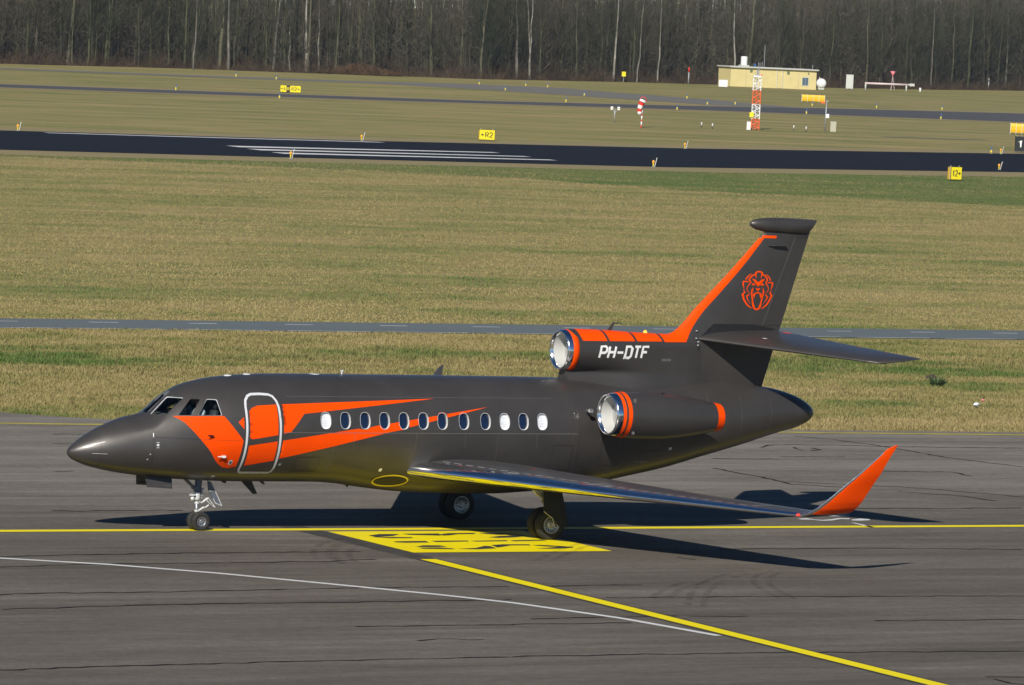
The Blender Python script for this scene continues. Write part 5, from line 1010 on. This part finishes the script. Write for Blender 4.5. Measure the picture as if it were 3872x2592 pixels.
for i, (x, y, h, r, m, lab) in enumerate(((431.8, 636.2, 0.69, 0.17, 'white', 'short stout white bollard at the right end of the pipe barrier'), (477.1, 684.1, 2.12, 0.11, 'galv', 'thin grey pole standing before the trees at far right'), (380.0, 619.7, 2.74, 0.10, 'galv', 'thin pole with red tip left of the yellow hut'))):
    t = tag(empty(('bollard', 'marker_pole', 'marker_pole')[i], (x-(3.5 if i == 2 else 0), y-(2.5 if i == 2 else 0), -0.03), FACE), lab, ('bollard', 'pole', 'pole')[i]); p = MB(); p.tube([(0, 0, 0), (0, 0, h*0.72)], r, 8); p.build('shaft', M[m], t, True); p = MB(); p.tube([(0, 0, h*0.72), (0, 0, h*0.93), (0, 0, h)], [r*1.3, r*1.3, r*0.5], 8); p.build('cap', M[('white', 'galv', 'signred')[i]], t, True)
# edge lights
def edge_light(kind):
    t = empty('edge_light', (0, 0, 0), FACE); p = MB(); p.tube([(0, 0, 0), (0, 0, 0.05)], 0.12, 10); p.build('base_plate', M['galv'], t)
    if kind == 'o':
        p = MB(); p.tube([(0, 0, 0.04), (0, 0, 0.30)], 0.05, 8); p.build('stem', M['markyellow'], t, True); p = MB(); p.lathe([(0.28, 0.05), (0.32, 0.10), (0.46, 0.10), (0.52, 0.04), (0.53, 0.0)], 'z', (0, 0, 0), 12); p.build('lamp_head', M['orangelight'], t, True)
        p = MB(); p.tube([(0.10, 0, 0.0), (0.26, 0, 0.72)], 0.028, 6); p.build('snow_stake', M['stake'], t)
    else:
        p = MB(); p.tube([(0, 0, 0.04), (0, 0, 0.34)], [0.09, 0.08], 8); p.build('stem', M['markyellow'], t, True); p = MB(); p.tube([(0.02, 0, 0.30), (0.05, 0, 0.74)], 0.045, 6); p.build('snow_stake', M['blue'], t)
    return t
def copy_thing(src):
    c = src.copy(); COL.objects.link(c)
    for ch in list(src.children):
        k = ch.copy(); COL.objects.link(k); k.parent = c
        for g in list(ch.children): q = g.copy(); COL.objects.link(q); q.parent = k
    return c
OL = [(121.2, 240.5, 'near', 'leftmost'), (155.4, 247.0, 'near', 'middle'), (200.0, 266.2, 'near', 'rightmost'), (117.9, 282.5, 'far', 'leftmost'), (150.2, 286.0, 'far', 'second from left'), (185.9, 294.1, 'far', 'third from left'), (229.8, 310.5, 'far', 'rightmost')]
src = None
for x, y, e, w in OL:
    t = edge_light('o') if src is None else copy_thing(src); src = src or t; t.location = (x, y, -0.02); t.rotation_euler.z = FACE+rng.uniform(-.3, .3); tag(t, '%s of the orange runway edge lights along the %s runway edge' % (w, e), 'light', 'orange runway edge lights')
BL = [(206.9, 443.2), (209.8, 422.6), (259.0, 535.7), (260.7, 527.1), (266.2, 459.0), (302.3, 548.2), (311.3, 551.2), (312.3, 546.7), (291.9, 500.1), (288.4, 515.1), (270.5, 439.8), (312.0, 508.0), (229.0, 310.9), (321.3, 491.5), (333.1, 494.4), (346.5, 499.1), (291.4, 444.6), (310.2, 443.8), (296.2, 476.1), (304.2, 482.6)]
def view_x(x, y): v = Vector((x, y, 0))-CAMLOC; return v.dot(RGT)/v.dot(FWD)
BL.sort(key=lambda q: view_x(*q)); ordw = ['leftmost', 'second', 'third', 'fourth', 'fifth', 'sixth', 'seventh', 'eighth', 'ninth', 'tenth', 'eleventh', 'twelfth', 'thirteenth', 'fourteenth', 'fifteenth', 'sixteenth', 'seventeenth', 'eighteenth', 'nineteenth', 'rightmost']
src = None
for i, (x, y) in enumerate(BL):
    t = edge_light('b') if src is None else copy_thing(src); src = src or t; t.location = (x, y, -0.02); t.rotation_euler.z = FACE
    tag(t, '%s%s of the twenty blue-topped yellow taxiway edge markers' % (ordw[i], ' from left' if 0 < i < 19 else ''), 'marker', 'blue-topped taxiway edge markers')
# litter, burrow and a small shrub in the near grass
def lump(name, loc, r, m, label, cat):
    mb = MB(); rows = []
    for i in range(6):
        a = math.pi*i/5; rows.append([(loc[0]+r[0]*math.sin(a)*math.cos(t)*rng.uniform(.75, 1.2), loc[1]+r[1]*math.sin(a)*math.sin(t)*rng.uniform(.75, 1.2), loc[2]+r[2]*math.cos(a)*rng.uniform(.8, 1.2)) for t in [2*math.pi*k/9 for k in range(9)]])
    v = [p for q in rows for p in q]; mb.add(v, [(i*9+k, i*9+(k+1) % 9, (i+1)*9+(k+1) % 9, (i+1)*9+k) for i in range(5) for k in range(9)]); return tag(mb.build(name, m, None), label, cat)
lump('litter', (44.2, 34.4, 0.10), (0.13, 0.09, 0.06), M['litterwhite'], 'crumpled white litter lying in the grass right of the tail', 'litter')
lump('litter', (45.7, 36.3, 0.08), (0.05, 0.05, 0.04), M['pink'], 'tiny red scrap of litter in the grass beside the white litter', 'litter')
lump('molehill', (50.0, 46.0, 0.02), (0.22, 0.2, 0.12), M['burrow'], 'small dark earth mound in the grass right of the tail cone', 'mound')

# ------------------------------------------------------------------ woods behind the airfield
def seg_mesh(name, A, B, ra, rb, n=3):
    "many tapering twigs as one mesh (arrays of start, end and radii)"
    A = np.asarray(A, float); B = np.asarray(B, float); ra = np.asarray(ra, float); rb = np.asarray(rb, float); N = len(A)
    t = B-A; t /= np.maximum(1e-9, np.linalg.norm(t, axis=1))[:, None]; ref = np.where(np.abs(t[:, 2:3]) < 0.9, np.array([[0, 0, 1.0]]), np.array([[1.0, 0, 0]]))
    u = np.cross(t, ref); u /= np.linalg.norm(u, axis=1)[:, None]; w = np.cross(t, u); V = np.empty((N, 2*n, 3))
    for k in range(n):
        a = 2*math.pi*k/n; d = u*math.cos(a)+w*math.sin(a); V[:, k] = A+d*ra[:, None]; V[:, n+k] = B+d*rb[:, None]
    base = (np.arange(N)*2*n)[:, None]; F = np.empty((N, n, 4), int)
    for k in range(n): F[:, k] = base+np.array([k, (k+1) % n, n+(k+1) % n, n+k])
    return np_mesh(name, V.reshape(-1, 3), F.reshape(-1, 4))
def np_mesh(name, V, F):
    me = bpy.data.meshes.new(name); k = F.shape[1]; me.vertices.add(len(V)); me.vertices.foreach_set('co', V.astype(np.float32).ravel()); me.loops.add(F.size); me.loops.foreach_set('vertex_index', F.astype(np.int32).ravel())
    me.polygons.add(len(F)); me.polygons.foreach_set('loop_start', np.arange(0, F.size, k, dtype=np.int32)); me.polygons.foreach_set('loop_total', np.full(len(F), k, dtype=np.int32)); me.update(calc_edges=True); return me
def bark(name, c1, c2, c3, scale=0.35, vert=0.15):
    m = bpy.data.materials.new(name); m.use_nodes = True; n = m.node_tree.nodes; l = m.node_tree.links; p = n['Principled BSDF']; p.inputs['Roughness'].default_value = 0.9; p.inputs['Specular IOR Level'].default_value = 0.2
    g = n.new('ShaderNodeNewGeometry'); oi = n.new('ShaderNodeObjectInfo'); mp = n.new('ShaderNodeMapping'); mp.inputs['Scale'].default_value = (1, 1, vert); l.new(g.outputs['Position'], mp.inputs[0])
    t = n.new('ShaderNodeTexNoise'); t.inputs['Scale'].default_value = scale; t.inputs['Detail'].default_value = 6; t.inputs['Roughness'].default_value = 0.7; l.new(mp.outputs[0], t.inputs[0])
    a = n.new('ShaderNodeMath'); a.operation = 'MULTIPLY_ADD'; l.new(oi.outputs['Random'], a.inputs[0]); a.inputs[1].default_value = 0.3; l.new(t.outputs[0], a.inputs[2]); s = n.new('ShaderNodeMath'); s.operation = 'SUBTRACT'; l.new(a.outputs[0], s.inputs[0]); s.inputs[1].default_value = 0.15
    r = n.new('ShaderNodeValToRGB'); e = r.color_ramp.elements; e[0].position = 0.32; e[0].color = tuple(c1)+(1,); e[1].position = 0.70; e[1].color = tuple(c3)+(1,); q = e.new(0.5); q.color = tuple(c2)+(1,); l.new(s.outputs[0], r.inputs[0]); l.new(r.outputs[0], p.inputs['Base Color']); return m
M['bark'] = bark('mossy_bark', (0.044, 0.044, 0.032), (0.070, 0.078, 0.038), (0.140, 0.128, 0.088)); M['twig'] = bark('bare_twigs', (0.046, 0.056, 0.034), (0.068, 0.072, 0.045), (0.120, 0.102, 0.074), 0.045, 0.6)
M['birch'] = bark('birch_bark', (0.09, 0.085, 0.07), (0.20, 0.19, 0.155), (0.40, 0.375, 0.33), 1.6, 0.4); M['brush'] = bark('brown_brush', (0.055, 0.042, 0.030), (0.085, 0.062, 0.042), (0.15, 0.10, 0.06), 0.25, 1.0)
M['bracken'] = bark('dead_bracken', (0.10, 0.062, 0.034), (0.15, 0.095, 0.055), (0.22, 0.15, 0.085), 0.5, 1.0)
def grow(seed, H, r0, spread, nb, low=0.12, fork=None, nt=4):
    R = random.Random(seed); tr = []; tw = []
    P = [Vector((0, 0, 0))]; k = 8; lean = Vector((R.uniform(-.05, .05), R.uniform(-.05, .05), 0))
    for i in range(1, k+1): P.append(Vector((lean.x*H*i/k+R.uniform(-.12, .12), lean.y*H*i/k+R.uniform(-.12, .12), H*i/k)))
    stems = [(P, r0)]
    if fork:
        b = P[fork]; Q = [b]
        for i in range(1, 5): Q.append(b+Vector(((-1 if seed % 2 else 1)*0.32*i*H/16, R.uniform(-.1, .1), (H-b.z)*i/4*0.95)))
        stems.append((Q, r0*0.7))
    for P, rr in stems:
        n = len(P)-1
        for i in range(n): tr.append((P[i], P[i+1], rr*(1-0.9*i/n), rr*(1-0.9*(i+1)/n)))
        for j in range(nb):
            u = low+(1-low)*R.random()**0.8; i = min(n-1, int(u*n)); b = P[i].lerp(P[i+1], u*n-i); a = R.uniform(0, 2*math.pi); ln = spread*(1.15-u)*R.uniform(.5, 1.2); d = Vector((math.cos(a), math.sin(a), R.uniform(.5, 1.5))).normalized(); r = max(0.02, rr*0.28*(1.1-u)); p = b
            for s in range(3):
                q = p+d*ln/3; tw.append((p, q, r*(1-s*.28), r*(1-(s+1)*.28)))
                for _ in range(nt):
                    e = (d+Vector((R.uniform(-1, 1), R.uniform(-1, 1), R.uniform(-.3, 1.0)))).normalized(); f = p.lerp(q, R.random()); g = f+e*ln*R.uniform(.15, .42); tw.append((f, g, r*.38, r*.18))
                    e2 = (e+Vector((R.uniform(-.8, .8), R.uniform(-.8, .8), R.uniform(0, .8)))).normalized(); tw.append((g, g+e2*ln*.2, r*.2, r*.1))
                d = (d+Vector((R.uniform(-.3, .3), R.uniform(-.3, .3), .35))).normalized(); p = q
    f = lambda L: ([tuple(x[0]) for x in L], [tuple(x[1]) for x in L], [x[2] for x in L], [x[3] for x in L])
    return f(tr), f(tw)
protos = []
for s in range(9):
    H = 14+2.2*(s % 4); a, b = grow(100+s, H, 0.16+0.035*(s % 4), 4.2+0.5*(s % 3), 34+4*(s % 3), 0.06, 3 if s in (2, 5) else None)
    ma = seg_mesh('trunk', *a, n=6); ma.materials.append(M['bark']); mc = seg_mesh('crown', *b, n=3); mc.materials.append(M['twig']); protos.append((ma, mc))
EDGE = [(90, 470), (180, 530), (238, 563), (270, 580), (296, 585), (326, 592), (366, 618), (405, 634), (446, 660), (488, 692), (560, 748), (700, 860)]
ED = [Vector((x, y)) for x, y in EDGE]
def edge_at(s):
    "point on the wood's edge at arc length s from (238, 563)"
    acc = -((ED[1]-ED[0]).length+(ED[2]-ED[1]).length)
    for a, b in zip(ED, ED[1:]):
        l = (b-a).length
        if acc+l >= s: return a.lerp(b, (s-acc)/l)
        acc += l
    return ED[-1]
BACK = Vector((math.sin(YAW-0.10), math.cos(YAW-0.10)))
i = 0; TREES = []
for k in range(210):
    s = -22+k*1.66+rng.gauss(0, 2.2); dpt = abs(rng.gauss(0, 5.0)) if k % 3 else rng.uniform(5, 16); p = edge_at(s)+BACK*(dpt+0.8)
    t = empty('bare_tree', (p.x, p.y, -0.05), rng.uniform(0, 6.28))
    sc = rng.uniform(0.75, 1.2); t.scale = (sc*rng.uniform(.85, 1.15), sc, sc); pi_ = rng.randrange(len(protos)); pr = protos[pi_]
    REG = [(8, 'at the far left end of the wood'), (32, 'left of the white birches'), (64, 'among the white birches'), (84, 'behind the russet bracken mound'), (110, 'between the bracken mound and the pale trunk'), (134, 'around the tall smooth pale trunk'), (158, 'left of the small yellow board'), (176, 'just left of the yellow hut'), (212, 'behind the yellow hut'), (240, 'behind the round tank and tall cabinet'), (275, 'behind the pink-white pipe'), (999, 'at the far right end of the wood')]
    rg = next(w for lim, w in REG if s < lim); tk = 'forked' if pi_ in (2, 5) else ('slim', 'middling', 'sturdy', 'stout')[pi_ % 4]; dw = 'on the edge' if dpt < 3.5 else ('in second rank' if dpt < 8 else 'deeper in')
    tag(t, '%s leafless tree %s %s' % (tk, dw, rg), 'tree', 'leafless trees along the edge of the wood')
    for nm, me in (('trunk', pr[0]), ('crown', pr[1])): o = bpy.data.objects.new(nm, me); COL.objects.link(o); o.parent = t
BIR = [(272.7, 577.5, .13, None, 'slender pale birch just left of the tallest white birch trunk'), (281.7, 585.0, .21, None, 'straight white-barked birch left of the forked white birch'), (291.5, 590.5, .20, 3, 'forked white birch with two pale stems in a Y'), (294.2, 590.5, .11, None, 'thin crooked birch immediately right of the forked birch'), (296.8, 590.6, .22, None, 'thick white-barked birch leaning right above the far left sign'), (299.5, 592.0, .12, None, 'thin pale birch right beside the thick leaning birch'), (251.0, 571.0, .13, None, 'greenish pale trunk near the left end of the wood'), (255.4, 573.2, .11, None, 'thin greenish trunk near the left end of the wood'),
       (338.0, 602.5, .24, None, 'tall smooth pale trunk above the middle of the runway sign'), (341.1, 604.2, .16, 2, 'pale leaning multi-stemmed tree beside the tall smooth trunk'), (363.9, 618.8, .17, None, 'pale trunk directly behind the small yellow board'), (369.3, 620.9, .11, None, 'thin pale birch between yellow board and hut'), (374.8, 624.0, .12, None, 'thin white birch just left of the yellow hut'), (486.9, 693.7, .16, None, 'white birch trunk at the far right of the wood'), (471.4, 682.5, .12, None, 'slim birch left of the white birch at far right'), (455.0, 669.0, .12, None, 'slim pale birch behind the pink funnel marker'), (392.0, 629.0, .13, None, 'pale birch rising behind the yellow hut')]
for j, (x, y, r, fk, lab) in enumerate(BIR):
    if j not in (6, 7): x -= 3.2*math.sin(YAW); y -= 3.2*math.cos(YAW); r *= 1.25
    a, b = grow(300+j, 16, r, 3.0, 22, 0.30, fk, 3); t = tag(empty('birch_tree', (x, y, -0.05)), lab, 'tree', 'pale-barked trees at the edge of the wood')
    link_mesh('trunk', seg_mesh('trunk', *a, n=6), M['bark'] if j in (6, 7) else M['birch'], t); link_mesh('crown', seg_mesh('crown', *b, n=3), M['twig'], t)
# the depth of the wood: one mass of stems and twigs nobody could count
A = []; B = []; ra = []; rb = []
N = 5200; ss = nrng.uniform(-45, 345, N); dd = 6+nrng.uniform(0, 1, N)**0.8*115
for s, d in zip(ss, dd):
    p = edge_at(s)+BACK*d; H = nrng.uniform(14, 22); lx, ly = nrng.normal(0, .5, 2); r = nrng.uniform(.07, .20); m = (p.x+lx*.4, p.y+ly*.4, H*.45); tp = (p.x+lx*1.6, p.y+ly*1.6, H)
    A += [(p.x, p.y, -.05), m]; B += [m, tp]; ra += [r, r*.65]; rb += [r*.65, .02]
NT = 150000; ss = nrng.uniform(-45, 345, NT); dd = nrng.uniform(0, 1, NT)**1.5*60+1.0
base = np.array([tuple(edge_at(s)+BACK*d) for s, d in zip(ss, dd)]); z = nrng.uniform(0, 1, NT)*17
ln = nrng.uniform(.7, 2.6, NT); dx, dy = nrng.normal(0, .62, (2, NT)); dz = nrng.uniform(.1, 1.0, NT)
A = np.concatenate([np.array(A), np.column_stack([base, z])]); B = np.concatenate([np.array(B), np.column_stack([base[:, 0]+dx*ln, base[:, 1]+dy*ln, z+dz*ln])])
ra = np.concatenate([np.array(ra), nrng.uniform(.015, .045, NT)]); rb = np.concatenate([np.array(rb), np.full(NT, .008)])
tag(link_mesh('woodland', seg_mesh('woodland', A, B, ra, rb), M['twig']), 'dense mass of leafless trunks and twigs filling the wood behind', 'woodland', kind='stuff')
NU = 46000; ss = nrng.uniform(-45, 345, NU); dd = nrng.uniform(0, 1, NU)**1.4*14-0.6; base = np.array([tuple(edge_at(s)+BACK*d) for s, d in zip(ss, dd)]); ln = (.35+nrng.uniform(0, 1, NU)**2.6*3.4)*(0.6+0.5*np.sin(ss*.23)**2); dx, dy = nrng.normal(0, .45, (2, NU))
tag(link_mesh('undergrowth', seg_mesh('undergrowth', np.column_stack([base, np.full(NU, -.05)]), np.column_stack([base[:, 0]+dx*ln, base[:, 1]+dy*ln, ln*nrng.uniform(.6, 1, NU)]), nrng.uniform(.015, .035, NU), np.full(NU, .008)), M['brush']), 'low brown brush along the foot of the wood', 'undergrowth', kind='stuff')
NB = 5000; cx = edge_at(72); ang = nrng.uniform(0, 6.28, NB); rad = np.sqrt(nrng.uniform(0, 1, NB)); bx = cx.x-1.0+rad*np.cos(ang)*6.5; by = cx.y+rad*np.sin(ang)*1.8; hh = (1.25*(1-rad**2)+.2)*(.55+.5*np.sin(bx*1.7)**2+.2*np.sin(bx*4.1)); dx, dy = nrng.normal(0, .35, (2, NB))
tag(link_mesh('bracken', seg_mesh('bracken', np.column_stack([bx, by, hh*nrng.uniform(0, .7, NB)]), np.column_stack([bx+dx, by+dy, hh]), np.full(NB, .04), np.full(NB, .01)), M['bracken']), 'low russet mound of dead bracken at the foot of the wood', 'bracken', kind='stuff')
fl = [tuple(p) for p in ED]+[tuple(p+BACK*320) for p in ED[::-1]]
tag(sheet('forest_floor', [fl], -0.012, M['floor']), kind='structure')

# thin spring haze over the whole field
hz = MB(); hz.box((300, 280, 21.0), (1900, 1500, 44.0)); hzo = tag(hz.build('haze', None, None), 'thin even spring haze over the airfield', 'haze', kind='stuff')
m = bpy.data.materials.new('haze'); m.use_nodes = True; n = m.node_tree.nodes; n.clear(); o_ = n.new('ShaderNodeOutputMaterial'); v_ = n.new('ShaderNodeVolumePrincipled'); v_.inputs['Color'].default_value = (0.62, 0.76, 1.0, 1); v_.inputs['Density'].default_value = 0.00005; v_.inputs['Anisotropy'].default_value = 0.0; m.node_tree.links.new(v_.outputs[0], o_.inputs['Volume']); hzo.data.materials.append(m)

# ------------------------------------------------------------------ grass blades (real geometry near the apron and the road)
def vnoise(x, y, seed):
    r = np.random.default_rng(seed); T = r.random((256, 256)); xi = np.floor(x).astype(int); yi = np.floor(y).astype(int); fx = x-xi; fy = y-yi; fx = fx*fx*(3-2*fx); fy = fy*fy*(3-2*fy)
    g = lambda a, b: T[a % 256, b % 256]
    return (g(xi, yi)*(1-fx)+g(xi+1, yi)*fx)*(1-fy)+(g(xi, yi+1)*(1-fx)+g(xi+1, yi+1)*fx)*fy
def grassmat():
    m = bpy.data.materials.new('grass_blade'); m.use_nodes = True; n = m.node_tree.nodes; l = m.node_tree.links; p = n['Principled BSDF']; a = n.new('ShaderNodeAttribute'); a.attribute_name = 'tint'; l.new(a.outputs['Color'], p.inputs['Base Color']); p.inputs['Roughness'].default_value = 0.8; p.inputs['Specular IOR Level'].default_value = 0.2; return m
M['blade'] = grassmat()
def tufts(name, N, xy, hmin, hmax, wid, label, blades=3):
    x, y = xy(N); n = len(x)
    big = vnoise(x*.12+3, y*.22+7, 1); mid = vnoise(x*.55, y*.8, 2); fine = vnoise(x*2.2, y*2.2, 3); strk = vnoise(x*.05, y*.35, 4)
    ditch = np.exp(-((y-52-1.2*np.sin(x*.3))/4.5)**2); rt = np.clip((y-np.interp(x, [60, 90, 110, 127, 134, 150, 175, 280], [231, 229, 225, 217, 204, 196, 190, 184])-6*(mid-.5)+2)/7, 0, 1); rim = rt*rt*(3-2*rt)
    green = (big-.5)*.9+(mid-.5)*.7+(strk-.5)*.55+(fine-.5)*.35+.29+ditch*.30+rim*.48*(.5+.5*np.clip((x-85)/45, 0, 1))
    h = nrng.uniform(hmin, hmax, n)*(.55+.9*mid)*(1+.8*ditch*(fine > .4))
    V = np.empty((n, blades, 3, 3)); Cc = np.empty((n, blades, 3))
    dry = np.array([.330, .262, .118]); olive = np.array([.250, .220, .084]); grn = np.array([.090, .150, .034]); brn = np.array([.25, .17, .09])
    for b in range(blades):
        a = nrng.uniform(0, 2*np.pi, n); lean = nrng.uniform(.5, 1.7, n)*h; ox, oy = nrng.normal(0, .05, (2, n)); bx, by = x+ox, y+oy; ca, sa = np.cos(a), np.sin(a); w = wid*nrng.uniform(.6, 1.4, n)
        V[:, b, 0] = np.column_stack([bx-sa*w, by+ca*w, np.full(n, -.04)]); V[:, b, 1] = np.column_stack([bx+sa*w, by-ca*w, np.full(n, -.04)]); V[:, b, 2] = np.column_stack([bx+ca*lean, by+sa*lean, h*nrng.uniform(.75, 1.1, n)])
        g = np.clip(green+nrng.normal(0, .09, n), 0, 1)[:, None]; c = np.where(g < .45, dry+(olive-dry)*(g/.45), olive+(grn-olive)*((g-.45)/.55)); c = np.where((nrng.random(n) < .05)[:, None], brn, c); Cc[:, b] = c*nrng.uniform(.88, 1.12, n)[:, None]
    V = V.reshape(-1, 3); F = np.arange(len(V)).reshape(-1, 3); me = np_mesh(name, V, F); at = me.attributes.new('tint', 'FLOAT_COLOR', 'FACE'); at.data.foreach_set('color', np.column_stack([Cc.reshape(-1, 3), np.ones(len(F))]).astype(np.float32).ravel())
    return tag(link_mesh(name, me, M['blade']), label, 'grass', kind='stuff')
def apron_edge(x): return np.interp(x, [e[0] for e in edge], [e[1] for e in edge])
def zoneA(N):
    y = 25+nrng.random(N)*39.5; xc = 24+(y-27)*.56; x = xc+(nrng.random(N)-.5)*(68+(y-27)*.35); k = (y > apron_edge(x)+.12+.35*(vnoise(x*1.5, y*0, 9)-.5)) & (y < 64.05+(x-20)*.04+.1*np.sin(x*3)); return x[k], y[k]
def zoneB(N):
    y = 69+nrng.random(N)**1.35*185; xc = 47+(y-71)*.56; x = xc+(nrng.random(N)-.5)*(88+(y-71)*.33); k = (y > 69.15+(x-20)*.043+.1*np.sin(x*2.3)) & (y < np.interp(x, [-300, 98, 157, 200, 400], [190, 231, 239.5, 254, 324])+2*nrng.random(N)); return x[k], y[k]
tufts('grass', 280000, zoneA, .028, .080, .012, 'dry short grass between the apron and the perimeter road')
tufts('grass', 420000, zoneB, .016, .048, .018, 'dry mown grass between the perimeter road and the runway', 2)
# one dark green weed clump
mb = MB(); r_ = random.Random(5)
for k in range(70):
    a = r_.uniform(0, 6.28); q = r_.uniform(.05, .3); h = r_.uniform(.15, .4); c = Vector((48.3+q*.5*math.cos(a), 43.0+q*.5*math.sin(a), -.03)); tp = c+Vector((q*math.cos(a), q*math.sin(a), h)); s = Vector((-math.sin(a), math.cos(a), 0))*.03; mb.add([c-s*.4, c+s*.4, c.lerp(tp, .6)+s, tp, c.lerp(tp, .6)-s], [(0, 1, 2, 3, 4)])
M['weed'] = mat('weed_leaf', (0.045, 0.085, 0.028), 0.7, var=0.3, vscale=8)
w = tag(empty('weed_clump', (48.3, 43.0, -.03)), 'single dark green weed clump in the dry grass right of the tail', 'plant'); o = mb.build('leaves', M['weed'], None, recalc=False); o['kind'] = 'stuff'; o.parent = w; o.matrix_parent_inverse = Matrix.Translation((-48.3, -43.0, .03))
